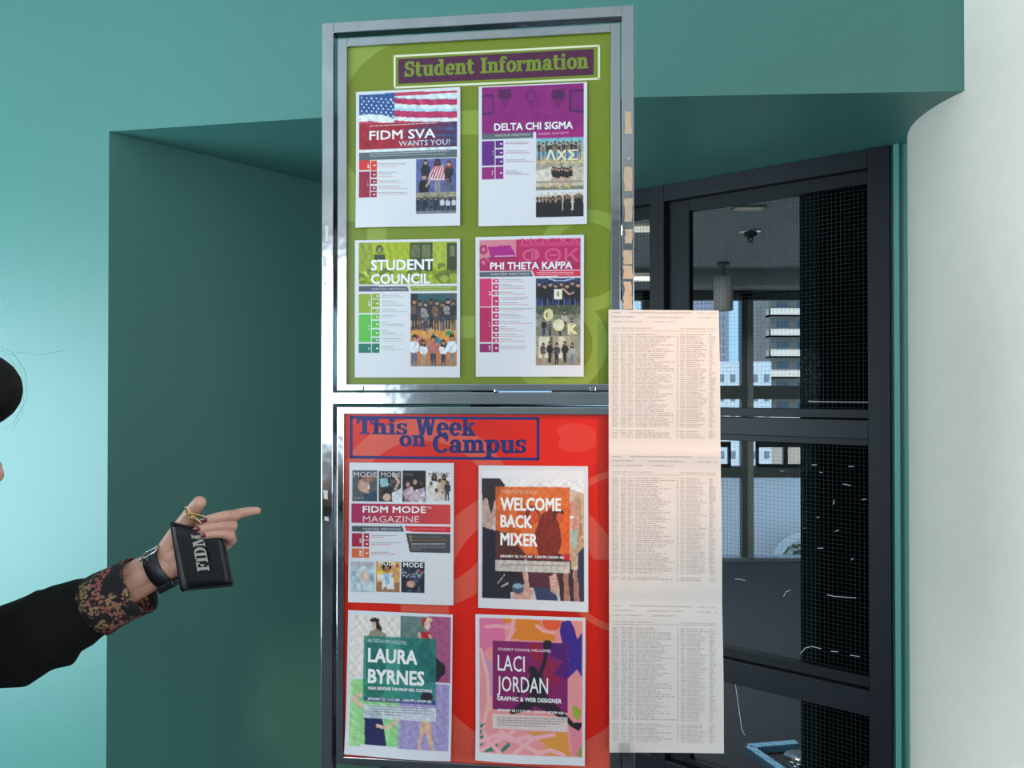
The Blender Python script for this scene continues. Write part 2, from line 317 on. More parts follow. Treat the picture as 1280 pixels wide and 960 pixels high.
# bright blue V of two low bars at the bottom
bl = mat('bright_blue', linear=(.28, .62, 1), rough=.5)
fr = empty('blue_bars', atz(960, 945, 0)); o0 = fr.location
def bar(p, q, wd):
    d = (q-p).normalized(); n_ = Vector((-d.y, d.x, 0)).normalized()*wd; mb = MB()
    vv = [p-n_, p+n_, q+n_, q-n_]; mb.add([x-o0 for x in vv]+[x-o0-Vector((0, 0, .03)) for x in vv], [(0, 1, 2, 3), (7, 6, 5, 4), (0, 4, 5, 1), (1, 5, 6, 2), (2, 6, 7, 3), (3, 7, 4, 0)]); mb.build('blue_bar', bl, fr)
ZB = .03
A, B, C = atz(936, 932, ZB), atz(996, 927, ZB), atz(985, 966, ZB)
bar(A, B, .018); bar(A, C, .018)
tag(fr, 'bright blue V of two low bars on the floor behind glass', 'frame')
cb = empty('metal_bowl', atz(1001, 968, 0)); mb = MB(); mb.tube([(0, 0, 0), (0, 0, .03), (0, 0, .06), (0, 0, .07), (0, 0, .05)], [.03, .05, .06, .065, .055], 24, True); mb.build('bowl', chrome_dim, cb, True)
tag(cb, 'small dark metal bowl beside the blue floor bars behind glass', 'bowl')
# ------------------------------------------------------------------ outside
def facade(px0, px1, y0, y1, Y, m, name, label, wm, wpx, wpy, ww, wh, deep=15):
    a = at(px0, y1, Y); b = at(px1, y0, Y); r = empty(name, (a.x, Y, -25)); W = b.x-a.x; H = b.z+25
    mb = MB(); mb.box((0, 0, 0), (W, deep, H)); mb.build('wall', m, r)
    k = Y/F; i = 0; x = wpx*k*.5
    me = None
    while x+ww*k < W:
        z = H-wpy*k
        while z > 12:
            if me is None: mb = MB(); mb.box((0, -.15, 0), (ww*k, .1, wh*k)); o = mb.build('pane', wm, r); me = o.data
            else: o = bpy.data.objects.new('pane', me); COL.objects.link(o); o.parent = r
            o.location = (x, 0, z); z -= wpy*k; i += 1
            if i > 280: break
        x += wpx*k
    tag(r, label, 'building'); return r
gdark = mat('far_blue_glass', linear=(.14, .18, .22), rough=.2); gblue = mat('tower_blue_glass', linear=(.05, .17, .26), rough=.2)
facade(862, 911, 330, 480, 280, mat('lilac_tower_stone', linear=(.20, .22, .30), rough=.8), 'office_tower', 'grey lilac office tower at the left of the far view', gdark, 5.5, 10, 3.2, 5.5)
facade(944, 966, 300, 480, 200, mat('teal_tower', linear=(.10, .24, .33), rough=.4), 'glass_tower', 'blue glass tower left of the balcony block', gblue, 4.4, 8.5, 3.4, 6)
facade(850, 964, 452, 540, 90, mat('pale_low_building', linear=(.42, .50, .56), rough=.8), 'low_building', 'long pale low building below the towers', gdark, 14, 24, 6, 8, 8)
a = at(963, 620, 110); r = empty('balcony_block', (a.x, 110, -25)); k = 110/F; W = 110*k
mb = MB(); mb.box((0, 0, 0), (W, 14, 60)); mb.build('wall', mat('balcony_block_wall', linear=(.34, .31, .27), rough=.8), r)
wht = mat('white_concrete', linear=(.55, .53, .48), rough=.8)
for i in range(9):
    z = at(980, 397+25.4*(i-3), 110).z+25
    mb = MB(); mb.box((-.6, -1.6, z), (W, 0, z+.25)); mb.box((-.6, -1.6, z), (W, -1.45, z+1.15)); mb.box((-.6, -1.6, z), (-.45, 0, z+1.15)); mb.build('balcony', wht, r)
    for j in range(4): mb = MB(); mb.box((1.0+j*3, -.1, z+.25), (2.6+j*3, .1, z+2.4)); mb.build('pane', gblue if j % 2 else gdark, r)
tag(r, 'apartment block with stacked white concrete balconies', 'building')
mb = MB(); mb.box((-200, 10.5, -25.2), (260, 400, -25)); struct(mb.build('ground', mat('distant_ground', linear=(.18, .18, .18), rough=.9)))
tp = empty('terrace_parapet', (.5, 8.7, -.78)); mb = MB(); mb.box((-.5, 0, 0), (4.3, .15, 1.40)); mb.build('wall', mat('pale_parapet', linear=(.85, .85, .84), rough=.8), tp); mb = MB(); mb.box((-.5, -.05, 1.40), (4.3, .2, 1.44)); mb.build('coping', mat('pale_parapet'), tp)
mb = MB(); mb.box((-.5, -1.6, -.05), (4.3, 0, 0)); mb.build('slab', wht, tp); tag(tp, 'pale terrace parapet outside the far windows', 'parapet')
c = at(1003, 706, 8.5); rg = empty('round_planter', (c.x, 8.42, -.3)); R0 = (1003-966)*8.5/F
mb = MB(); P = [(R0*math.cos(t), 0, c.z+.3+R0*math.sin(t)) for t in np.linspace(0, 2*math.pi, 40)]; mb.tube(P, .045, 10); mb.build('rim', mat('bright_white_rim', linear=(.9, .9, .88), rough=.4), rg, True)
mb = MB()
for i in range(260):
    t = random.uniform(0, math.pi); rr = R0*.82*math.sqrt(random.random()); p = Vector((rr*math.cos(t), random.uniform(-.02, .1), c.z+.3+rr*math.sin(t)))
    d = Vector([random.gauss(0, 1) for _ in range(3)]).normalized()*.03; e = d.orthogonal().normalized()*.016; mb.add([p-d, p+e, p+d, p-e], [(0, 1, 2, 3)])
o = mb.build('foliage', mat('bush_green', linear=(.10, .18, .05), rough=.7, noise=.5, nscale=30), rg); o['kind'] = 'stuff'
tag(rg, 'round white rimmed planter with green leaves on the terrace', 'planter')
# ------------------------------------------------------------------ the chrome display sign
TH = math.radians(6.8)
SP = at(600, 480, 1.53); SU = Vector((math.cos(TH), -math.sin(TH), 0)); SN = Vector((-math.sin(TH), -math.cos(TH), 0))   # SN faces the viewer
SO = Vector((SP.x, SP.y, 0))
def sl(px, py): p = onplane(px, py, SO, SN)-SO; return p.dot(SU), p.z      # sign local (u, z)
sign = empty('display_sign', SO, -TH)
tag(sign, 'tall chrome framed display sign with green and red notice panels in front of the alcove', 'sign')
def sb(name, u0, u1, y0, y1, z0, z1, m, par=sign, bev=.0015):
    mb = MB(); mb.box((u0, y0, z0), (u1, y1, z1)); return mb.build(name, m, par, bevel=bev)
uL0 = sl(402.5, 480)[0]; uL1 = sl(417, 480)[0]; uR0 = sl(777.5, 300)[0]; uR1 = sl(792.5, 300)[0]
zT1 = sl(404, 30)[1]; zT0 = sl(404, 43)[1]; zM1 = sl(500, 490.3)[1]; zM0 = sl(500, 505.5)[1]; zB = sl(500, 975)[1]
sb('upright', uL0, uL1, -.004, .022, .02, zT1, chrome); sb('upright', uR0, uR1, -.004, .022, .02, zT1, chrome)
sb('crossbar', uL1, uR0, -.004, .022, zT0, zT1, chrome_dim); sb('crossbar', uL1, uR0, -.004, .022, zM0, zM1, chrome)
sb('crossbar', uL1, uR0, -.004, .022, zB-.025, zB, chrome)
sb('foot', uL0-.02, uL1+.02, -.25, .25, 0, .02, chrome_dim); sb('foot', uR0-.02, uR1+.02, -.25, .25, 0, .02, chrome_dim)
def ring_mat(name, base, rings, rough):
    m = bpy.data.materials.new(name); m.use_nodes = True; t = m.node_tree; b = t.nodes['Principled BSDF']; L = t.links
    co = t.nodes.new('ShaderNodeTexCoord'); sxy = t.nodes.new('ShaderNodeSeparateXYZ'); L.new(co.outputs['Object'], sxy.inputs[0])
    cur = None; c0 = (*base, 1)
    def M(op, a, b_):
        n = t.nodes.new('ShaderNodeMath'); n.operation = op
        for i, q in enumerate((a, b_)):
            if hasattr(q, 'links'): L.new(q, n.inputs[i])
            else: n.inputs[i].default_value = q
        return n.outputs[0]
    for (kind, a, col) in rings:
        if kind == 'ring':
            cx, cz, rx, r1 = a
            d = M('SQRT', M('ADD', M('MULTIPLY', M('SUBTRACT', sxy.outputs['X'], cx), M('SUBTRACT', sxy.outputs['X'], cx)), M('MULTIPLY', M('SUBTRACT', sxy.outputs['Z'], cz), M('SUBTRACT', sxy.outputs['Z'], cz))), 0)
            f = M('MULTIPLY', M('GREATER_THAN', d, rx), M('LESS_THAN', d, r1))
        else:
            x0, x1, z0, z1 = a
            f = M('MULTIPLY', M('MULTIPLY', M('GREATER_THAN', sxy.outputs['X'], x0), M('LESS_THAN', sxy.outputs['X'], x1)), M('MULTIPLY', M('GREATER_THAN', sxy.outputs['Z'], z0), M('LESS_THAN', sxy.outputs['Z'], z1)))
        mx = t.nodes.new('ShaderNodeMix'); mx.data_type = 'RGBA'; L.new(f, mx.inputs[0])
        if cur is None: mx.inputs[6].default_value = c0
        else: L.new(cur, mx.inputs[6])
        mx.inputs[7].default_value = (*col, 1); cur = mx.outputs[2]
    L.new(cur, b.inputs['Base Color']); b.inputs['Roughness'].default_value = rough; return m
K = 1.56/F
def ringpx(cx, cy, r0, r1, col): u, z = sl(cx, cy); return ('ring', (u, z, r0*K, r1*K), col)
def barpx(x0, y0, x1, y1, col): u0, z1 = sl(x0, y0); u1, z0 = sl(x1, y1); return ('bar', (u0, u1, z0, z1), col)
g0 = tuple(lin((123, 140, 30))*.76); g1 = tuple(lin((146, 166, 64))*.76)
r0_ = (.60, .013, .004); r1_ = (.60, .080, .050)
gm = ring_mat('green_panel_print', g0, [ringpx(478, 160, 0, 122, g1), ringpx(520, 150, 0, 102, g0), barpx(560, 138, 640, 165, g1), barpx(458, 270, 482, 310, g1), barpx(560, 395, 610, 422, g1), ringpx(733, 325, 46, 62, g1), ringpx(697, 430, 42, 60, g1), ], .32)
rm = ring_mat('red_panel_print', r0_, [ringpx(665, 795, 140, 230, r1_), barpx(425, 500, 770, 800, r0_), ringpx(655, 738, 92, 122, r1_), barpx(560, 756, 600, 880, r0_), barpx(733, 700, 765, 880, r0_), ringpx(528, 642, 90, 118, r1_), ringpx(790, 690, 92, 100, r1_), barpx(500, 752, 545, 772, r1_)], .3)
for nm, (a, b, c, d, e, f_), m in (('green_panel', (421, 433, 764, 776, 0, 0), gm), ('red_panel', (421, 430, 762, 776, 0, 0), rm)):
    u0, u1, u2, u3 = [sl(x, 470 if nm[0] == 'g' else 530)[0] for x in (a, b, c, d)]
    if nm[0] == 'g': z3, z2, z1, z0 = sl(422, 48.5)[1], sl(433, 58.5)[1], sl(500, 480)[1], sl(500, 488.6)[1]
    else: z3, z2, z1, z0 = sl(500, 508.5)[1], sl(500, 518)[1], sl(430, 946)[1], sl(430, 956)[1]
    sb('panel_frame', u0, u1, 0, .016, z0, z3, chrome); sb('panel_frame', u2, u3, 0, .016, z0, z3, chrome)
    sb('panel_frame', u1, u2, 0, .016, z2, z3, chrome_dim if nm[0] == 'g' else chrome); sb('panel_frame', u1, u2, 0, .016, z0, z1, chrome)
    o = sb('notice_panel', u1, u2, .006, .012, z1, z2, m, bev=0); o['label'] = 'bright green notice panel with pale rings' if nm[0] == 'g' else 'red notice panel with coral rings'
    sb('back_board', u0, u3, .016, .02, z0, z3, black, bev=0)
for x, y in ((451, 486), (741, 487)):
    u, z = sl(x, y); sb('hinge_clip', u-.006, u+.006, -.006, .004, z-.004, z+.006, chrome)
u, z = sl(620, 488.5); mb = MB(); mb.tube([(u, -.004, z-.002), (u, -.004, z+.002)], .004, 10); mb.build('screw', chrome, sign)
tapem = mat('old_masking_tape', linear=(.50, .34, .23), rough=.6, noise=.2, nscale=60)
rs = random.Random(3)
for y0, y1, lx, rx in ((140, 168, 781, 790), (197, 201, 784, 788), (209, 240, 780, 791), (249, 278, 780, 791), (287, 305, 781, 791), (313, 331, 779, 791), (332, 349, 779, 791), (352, 370, 780, 790), (370, 387, 779, 791)):
    pts = []
    for t in np.linspace(0, 1, 6): pts.append((lx+rs.uniform(-.7, 1.2), y0+(y1-y0)*t))
    for t in np.linspace(1, 0, 6): pts.append((rx-rs.uniform(-.3, 1.6), y0+(y1-y0)*t+rs.uniform(-1, 1)))
    P = [sl(*p) for p in pts]; n = len(P); v = [(u, -.0048, z) for u, z in P]+[(u, -.0042, z) for u, z in P]
    mesh('tape_scrap', v, [tuple(range(n)), tuple(range(2*n-1, n-1, -1))]+[(i, i+n, (i+1) % n+n, (i+1) % n) for i in range(n)], tapem, sign)
tapew = mat('clear_tape_remnant', linear=(.5, .52, .52), rough=.5)
for y0, y1, lx, rx in ((282, 303, 407, 412), (320, 334, 404, 409), (352, 357, 405, 409), (612, 624, 405, 411), (645, 651, 406, 412)):
    pts = [(lx, y0), (rx, y0+1), (rx-.6, (y0+y1)/2), (rx, y1), (lx+.5, y1-1), (lx+1, (y0+y1)/2)]
    P = [sl(*p) for p in pts]; n = 6; v = [(u, -.0048, z) for u, z in P]+[(u, -.0042, z) for u, z in P]
    mesh('tape_scrap', v, [tuple(range(n)), tuple(range(2*n-1, n-1, -1))]+[(i, i+n, (i+1) % n+n, (i+1) % n) for i in range(n)], tapew, sign)
# ---- slab-serif lettering drawn as strips (x-height 1, capitals 1.4)
def RC(x0, y0, x1, y1): return [[(x0, y0), (x1, y0), (x1, y1), (x0, y1)]]
def AR(cx, cy, rx, ry, a0, a1, ws, wt, n=18):
    out = []; A_ = [math.radians(a0+(a1-a0)*i/n) for i in range(n+1)]
    for p, q in zip(A_, A_[1:]): out.append([(cx+rx*math.cos(p), cy+ry*math.sin(p)), (cx+rx*math.cos(q), cy+ry*math.sin(q)), (cx+(rx-ws)*math.cos(q), cy+(ry-wt)*math.sin(q)), (cx+(rx-ws)*math.cos(p), cy+(ry-wt)*math.sin(p))])
    return out
s1 = .27; th = .14; NS = RC(.12, 0, .39, 1)+RC(-.02, .87, .2, 1)+RC(-.02, 0, .52, .13)
SG = AR(.46, 1.03, .43, .39, 25, 270, s1, th)+AR(.47, .40, .45, .40, 90, -155, s1, th)+RC(.76, .92, .88, 1.4)+RC(.02, 0, .14, .48)
GL = {
 'S': (SG, 1.0), 's': ([[(x*.80, y*.73) for x, y in p] for p in SG], .78),
 't': (RC(.14, .25, .41, 1.3)+RC(0, .87, .62, 1)+AR(.44, .3, .3, .32, 180, 330, .26, .15), .74),
 'u': (RC(.12, .3, .39, 1)+RC(0, .87, .25, 1)+RC(.66, 0, .93, 1)+RC(.54, .87, .8, 1)+RC(.8, 0, 1.06, .13)+AR(.44, .34, .32, .36, 180, 320, .26, .16), 1.1),
 'n': (NS+RC(.66, 0, .93, .65)+RC(.55, 0, 1.06, .13)+AR(.61, .64, .32, .38, 0, 140, .26, .18), 1.1),
 'h': (NS+RC(.12, 0, .39, 1.45)+RC(-.02, 1.32, .2, 1.45)+RC(.66, 0, .93, .65)+RC(.55, 0, 1.06, .13)+AR(.61, .64, .32, .38, 0, 140, .26, .18), 1.1),
 'm': (NS+RC(.66, 0, .93, .65)+RC(.56, 0, 1.03, .13)+AR(.61, .64, .32, .38, 0, 140, .26, .18)+RC(1.2, 0, 1.47, .65)+RC(1.1, 0, 1.6, .13)+AR(1.15, .64, .32, .38, 0, 140, .26, .18), 1.64),
 'd': (AR(.46, .5, .44, .52, 0, 360, .27, .15, 30)+RC(.62, 0, .89, 1.45)+RC(.45, 1.32, .75, 1.45)+RC(.8, 0, 1.03, .13), 1.07),
 'p': (AR(.60, .5, .44, .52, 0, 360, .27, .15, 30)+RC(.12, -.42, .39, 1)+RC(-.02, .87, .2, 1)+RC(-.02, -.42, .55, -.29), 1.08),
 'e': (AR(.48, .5, .46, .52, 0, 318, .27, .15, 30)+RC(.2, .44, .93, .56), .98),
 'o': (AR(.50, .5, .48, .52, 0, 360, .28, .15, 30), 1.02),
 'a': (AR(.38, .29, .36, .31, 0, 360, .25, .12, 26)+RC(.56, .05, .83, .68)+AR(.45, .66, .38, .36, 0, 150, .26, .14)+RC(.7, 0, 1.0, .13)+AR(.2, .76, .12, .12, 0, 360, .119, .119, 10), 1.0),
 'r': (NS+AR(.62, .64, .32, .38, 55, 140, .26, .18)+AR(.74, .84, .14, .14, 0, 360, .139, .139, 12), .9),
 'f': (RC(.14, 0, .41, 1.12)+RC(0, .87, .62, 1)+RC(0, 0, .58, .13)+AR(.47, 1.12, .33, .35, 40, 180, .26, .15)+AR(.66, 1.30, .12, .12, 0, 360, .119, .119, 10), .72),
 'i': (RC(.14, 0, .41, 1)+RC(0, .87, .25, 1)+RC(0, 0, .55, .13)+AR(.27, 1.28, .16, .16, 0, 360, .159, .159, 14), .6),
 'k': (RC(.12, 0, .39, 1.45)+RC(-.02, 1.32, .2, 1.45)+RC(-.02, 0, .5, .13)+[[(.39, .38), (.72, .9), (.88, .9), (.39, .56)][::1]]+[[(.42, .58), (.58, .74), (.98, .08), (.68, .08)]]+RC(.56, 0, 1.06, .13)+RC(.58, .87, 1.0, 1), 1.08),
 'I': (RC(.16, 0, .46, 1.4)+RC(0, 0, .62, .14)+RC(0, 1.26, .62, 1.4), .7),
 'T': (RC(.42, 0, .72, 1.4)+RC(.02, 1.25, 1.12, 1.4)+RC(.25, 0, .89, .13)+RC(.02, .95, .13, 1.4)+RC(1.01, .95, 1.12, 1.4), 1.14),
 'W': ([[(.12, 1.4), (.42, 1.4), (.68, 0), (.42, 0)], [(.68, 0), (.48, 0), (.80, 1.2), (.92, 1.2)], [(.78, 1.4), (1.06, 1.4), (1.30, 0), (1.04, 0)], [(1.30, 0), (1.12, 0), (1.44, 1.4), (1.58, 1.4)]]+RC(0, 1.27, .55, 1.4)+RC(.66, 1.27, 1.18, 1.4)+RC(1.28, 1.27, 1.72, 1.4), 1.7),
 'C': (AR(.62, .7, .62, .73, 38, 322, .30, .15, 30)+RC(1.0, .92, 1.12, 1.4), 1.2),
 'F': (RC(.14, 0, .44, 1.4)+RC(0, 0, .62, .13)+RC(0, 1.27, 1.05, 1.4)+RC(.4, .66, .75, .79)+RC(.72, .5, .83, .95)+RC(.94, .98, 1.05, 1.4), 1.12),
 'D': (RC(.14, 0, .44, 1.4)+RC(0, 0, .5, .13)+RC(0, 1.27, .5, 1.4)+AR(.5, .7, .66, .70, -90, 90, .30, .13, 22), 1.25),
 'M': (RC(.16, 0, .30, 1.4)+RC(0, 0, .46, .13)+RC(0, 1.27, .42, 1.4)+[[(.22, 1.4), (.54, 1.4), (.9, .3), (.78, 0)], [(.78, 0), (.86, .2), (1.2, 1.4), (1.3, 1.4)]]+RC(1.14, 0, 1.44, 1.4)+RC(.98, 0, 1.58, .13)+RC(1.3, 1.27, 1.58, 1.4), 1.66),
 ' ': ([], .5)}
def slab(text, bold=.035): 
    P = []; x = 0
    for ch in text:
        ps, adv = GL[ch]; ps = [[(a+dx, b+dy) for a, b in p] for p in ps for dx, dy in ((-bold, -bold*.5), (bold, -bold*.5), (bold, bold*.5), (-bold, bold*.5))]; P += [[(a+x, b) for a, b in p] for p in ps]; x += adv+.03
    return P, x
def slab_mesh(name, text, M, m, parent, out=-1e-4):
    P, W = slab(text); v = []; f = []
    for k, p in enumerate(P):
        i = len(v)
        # keep every strip facing the viewer
        ar = sum(p[j][0]*p[(j+1) % len(p)][1]-p[(j+1) % len(p)][0]*p[j][1] for j in range(len(p)))
        if ar < 0: p = p[::-1]
        for a, b in p: q = M(a/W, b); v.append(q+Vector((0, out-(k % 7)*1.2e-5, 0)))
        f.append(tuple(range(i, len(v))))
    return mesh(name, v, f, m, parent)
def Mline(x0, y0, x1, y1, cap, yy=.006):      # baseline px left to right, capital height in px
    u0, z0 = sl(x0, y0); u1, z1 = sl(x1, y1); h = cap*K/1.4
    return lambda a, b: Vector((u0+(u1-u0)*a, yy, z0+(z1-z0)*a+b*h))
def flat(name, quad, m, d=-1e-4, yy=.006):
    P = [sl(*q) for q in quad]; return mesh(name, [(u, yy+d, z) for u, z in P], [tuple(reversed(range(len(P))))], m, sign)
plum = mat('plum_print', linear=(.065, .006, .042), rough=.4); cream = mat('cream_print', linear=(.64, .66, .46), rough=.4); olive = mat('olive_print', linear=(.16, .23, .018), rough=.4); navy = mat('navy_print', linear=(.010, .018, .13), rough=.35)
flat('title_plate', [(497, 72.5), (742, 59.5), (742, 92), (497, 103.3)], plum)
def frame_px(name, o, wd, m):
    (ax, ay), (bx, by), (cx_, cy), (dx, dy) = o
    for q in ([(ax, ay), (bx, by), (bx, by+wd), (ax, ay+wd)], [(dx, dy-wd), (cx_, cy-wd), (cx_, cy), (dx, dy)], [(ax, ay), (ax+wd, ay), (dx+wd, dy), (dx, dy)], [(bx-wd, by), (bx, by), (cx_, cy), (cx_-wd, cy)]): flat(name, q, m, -2e-4)
frame_px('title_border', [(491, 67.5), (750, 54), (750, 98), (491, 109.5)], 2.6, cream)
slab_mesh('lettering', 'Student', Mline(505, 94.5, 593, 90.3, 18.8), olive, sign, -2e-4); slab_mesh('lettering', 'Information', Mline(600.5, 90, 736, 83.5, 18.8), olive, sign, -2e-4)
frame_px('title_border', [(436, 520), (674, 521.5), (674, 576), (436, 573.5)], 3.6, navy)
slab_mesh('lettering', 'This', Mline(445, 542.5, 509, 543.5, 19), navy, sign); slab_mesh('lettering', 'Week', Mline(518, 544, 594.5, 545, 22), navy, sign)
slab_mesh('lettering', 'on', Mline(498.5, 558, 532, 558.5, 19), navy, sign); slab_mesh('lettering', 'Campus', Mline(540.5, 566, 658, 566.5, 22), navy, sign)
sm = mat('coral_smudge', linear=(.60, .022, .010), rough=.55, noise=.15, nscale=120)
mb = MB(); pts = [(694, 536), (705, 530), (722, 529), (738, 533), (746, 545), (743, 560), (728, 565), (710, 566), (697, 558), (700, 547)]
flat('glue_smudge', pts, sm)
# ------------------------------------------------------------------ posters: a sheet with its inks
TXT = {}
def text_tris(s):
    if s in TXT: return TXT[s]
    cu = bpy.data.curves.new('t', 'FONT'); cu.body = s; cu.resolution_u = 2; ob = bpy.data.objects.new('t', cu); COL.objects.link(ob)
    dg = bpy.context.evaluated_depsgraph_get(); ev = ob.evaluated_get(dg); me = ev.to_mesh()
    v = np.array([q.co[:2] for q in me.vertices]) if len(me.vertices) else np.zeros((0, 2)); f = [tuple(p.vertices) for p in me.polygons]
    ev.to_mesh_clear(); bpy.data.objects.remove(ob); bpy.data.curves.remove(cu)
    x0 = v[:, 0].min() if len(v) else 0; wd = (v[:, 0].max()-x0) if len(v) else 1; v = v-[x0, 0]; TXT[s] = (v, f, wd); return TXT[s]
CAPH = None
class Art:
    def __init__(s, quad, crop, scale, nx=150, ny=194):
        s.quad = quad; s.ox, s.oy = crop; s.sc = scale; s.nx, s.ny = nx, ny
        s.uv = [sl(*q) for q in quad]
        s.W = (abs(quad[1][0]-quad[0][0])+abs(quad[2][0]-quad[3][0]))/2*scale; s.H = (abs(quad[3][1]-quad[0][1])+abs(quad[2][1]-quad[1][1]))/2*scale
        a, b = np.meshgrid(np.linspace(0, 1, nx), np.linspace(0, 1, ny)); s.X = a.ravel()*s.W; s.Y = b.ravel()*s.H
        s.C = np.tile(np.array([226, 226, 231.]), (nx*ny, 1)); s.words = []
        s.rg = np.random.RandomState(int(quad[0][0]+quad[0][1]*7))
    def st(s, x, y): # crop px -> unit coords by inverse bilinear
        px, py = s.ox+x/s.sc, s.oy+y/s.sc; a, b = .5, .5; (ax, ay), (bx, by), (cx, cy), (dx, dy) = s.quad
        for _ in range(8):
            fx = ax*(1-a)*(1-b)+bx*a*(1-b)+cx*a*b+dx*(1-a)*b-px; fy = ay*(1-a)*(1-b)+by*a*(1-b)+cy*a*b+dy*(1-a)*b-py
            jxa = (bx-ax)*(1-b)+(cx-dx)*b; jxb = (dx-ax)*(1-a)+(cx-bx)*a; jya = (by-ay)*(1-b)+(cy-dy)*b; jyb = (dy-ay)*(1-a)+(cy-by)*a
            D = jxa*jyb-jxb*jya; a -= (fx*jyb-jxb*fy)/D; b -= (jxa*fy-fx*jya)/D
        return a*s.W, b*s.H
    def _p(s, m, col, al):
        if hasattr(col, 'shape') and len(getattr(col, 'shape', ())) == 2: c = col[m]
        else: c = np.array(col, float)
        s.C[m] = s.C[m]*(1-al)+c*al
    def rect(s, x0, y0, x1, y1, col, al=1.):
        a, b = s.st(x0, y0); c, d = s.st(x1, y1); m = (s.X >= a) & (s.X <= c) & (s.Y >= b) & (s.Y <= d); s._p(m, col, al); return m
    def grad(s, x0, y0, x1, y1, c0, c1, vert=False):
        a, b = s.st(x0, y0); c, d = s.st(x1, y1); t = ((s.Y-b)/(d-b) if vert else (s.X-a)/(c-a)).clip(0, 1)[:, None]
        return s.rect(x0, y0, x1, y1, np.array(c0)*(1-t)+np.array(c1)*t)
    def poly(s, pts, col, al=1., clip=None):
        P = [s.st(*p) for p in pts]; m = np.zeros(len(s.X), bool)
        for (x0, y0), (x1, y1) in zip(P, P[1:]+P[:1]):
            if y0 == y1: continue
            c = ((y0 > s.Y) != (y1 > s.Y)) & (s.X < (x1-x0)*(s.Y-y0)/(y1-y0)+x0); m ^= c
        if clip is not None: m &= clip
        s._p(m, col, al); return m
    def ell(s, cx, cy, rx, ry, col, al=1., clip=None):
        a, b = s.st(cx, cy); m = ((s.X-a)/rx)**2+((s.Y-b)/ry)**2 <= 1
        if clip is not None: m &= clip
        s._p(m, col, al); return m
    def line(s, pts, wd, col, al=1., clip=None):
        M_ = np.zeros(len(s.X), bool); P = [s.st(*p) for p in pts]
        for (x0, y0), (x1, y1) in zip(P, P[1:]):
            dx, dy = x1-x0, y1-y0; L = dx*dx+dy*dy+1e-9; t = (((s.X-x0)*dx+(s.Y-y0)*dy)/L).clip(0, 1)
            M_ |= (s.X-x0-t*dx)**2+(s.Y-y0-t*dy)**2 <= (wd/2)**2
        if clip is not None: M_ &= clip
        s._p(M_, col, al)
    def noise(s, x0, y0, x1, y1, amp, n=60, r=14, clip=None):
        for _ in range(n):
            k = s.rg.uniform(-amp, amp); x = s.rg.uniform(x0, x1); y = s.rg.uniform(y0, y1); a, b = s.st(x, y)
            m = ((s.X-a)/(r*s.rg.uniform(.4, 1.5)))**2+((s.Y-b)/(r*s.rg.uniform(.4, 1.2)))**2 <= 1
            if clip is not None: m &= clip
            s.C[m] = (s.C[m]+k).clip(0, 255)
    def man(s, x, y, h, top, legs=(40, 40, 50), skin=(196, 150, 122), hair=(40, 30, 28), clip=None, arms=True):
        hd = h*.075*s.rg.uniform(.9, 1.1); w_ = h*.098*s.rg.uniform(.88, 1.15)
        s.poly([(x-w_*.8, y+h*.48), (x+w_*.8, y+h*.48), (x+w_*.7, y+h), (x+w_*.15, y+h), (x, y+h*.58), (x-w_*.15, y+h), (x-w_*.7, y+h)], legs, clip=clip)
        s.poly([(x-w_, y+h*.19), (x+w_, y+h*.19), (x+w_*.85, y+h*.52), (x-w_*.85, y+h*.52)], top, clip=clip)
        if arms: s.line([(x-w_, y+h*.22), (x-w_*1.3, y+h*.36), (x-w_, y+h*.48)], h*.055, top, clip=clip); s.line([(x+w_, y+h*.22), (x+w_*1.3, y+h*.36), (x+w_, y+h*.48)], h*.055, top, clip=clip)
        if s.rg.rand() < .5: s.poly([(x-hd*1.1, y+hd), (x+hd*1.1, y+hd), (x+hd*1.3, y+hd*3.4), (x-hd*1.3, y+hd*3.2)], hair, clip=clip)
        s.ell(x, y+hd*1.05, hd*1.05, hd*1.35, hair, clip=clip); s.ell(x, y+hd*1.3, hd*.75, hd*1.0, skin, clip=clip); s.ell(x, y+hd*.55, hd*.8, hd*.45, hair, clip=clip)
    def txt(s, t, x0, yb0, x1, yb1, cap, col=(245, 245, 245), bold=0.):
        s.words.append(('t', t, s.st(x0, yb0), s.st(x1, yb1), cap, col, bold))
    def greek(s, x0, y0, x1, y1, h, col, al=.7, gap=.22):
        """a line of print too small to read: word-like dashes"""
        a, b = s.st(x0, y0); c, d = s.st(x1, y1); x = a
        while x < c:
            wd = s.rg.uniform(2.0, 6)*h; xe = min(x+wd, c); s.words.append(('q', x, b+(d-b)*(x-a)/(c-a+1e-6), xe, h, col)); x = xe+h*.7
    def build(s, name, label, curl, off, group=None, cat='poster', mt=None):
        c0 = sum((Vector((u, z)) for u, z in s.uv), Vector((0, 0)))/4
        def P(X, Y, d=0.):
            a = np.asarray(X, float)/s.W; b = np.asarray(Y, float)/s.H; (ua, za), (ub, zb), (uc, zc), (ud, zd) = s.uv
            u = ua*(1-a)*(1-b)+ub*a*(1-b)+uc*a*b+ud*(1-a)*b-c0[0]; z = za*(1-a)*(1-b)+zb*a*(1-b)+zc*a*b+zd*(1-a)*b-c0[1]
            return np.stack([u, -(off+curl(a, b))-d, z], -1)
        org = SO+SU*c0[0]+Vector((0, 0, c0[1]))-SN*(.006)
        root = empty(name, org, -TH)
        V = P(s.X, s.Y); nx, ny = s.nx, s.ny
        idx = (np.arange(ny-1)[:, None]*nx+np.arange(nx-1)[None]).ravel(); Fq = np.stack([idx, idx+nx, idx+nx+1, idx+1], -1)
        me = bpy.data.meshes.new('printed_sheet'); me.vertices.add(len(V)); me.vertices.foreach_set('co', V.ravel().astype(np.float32))
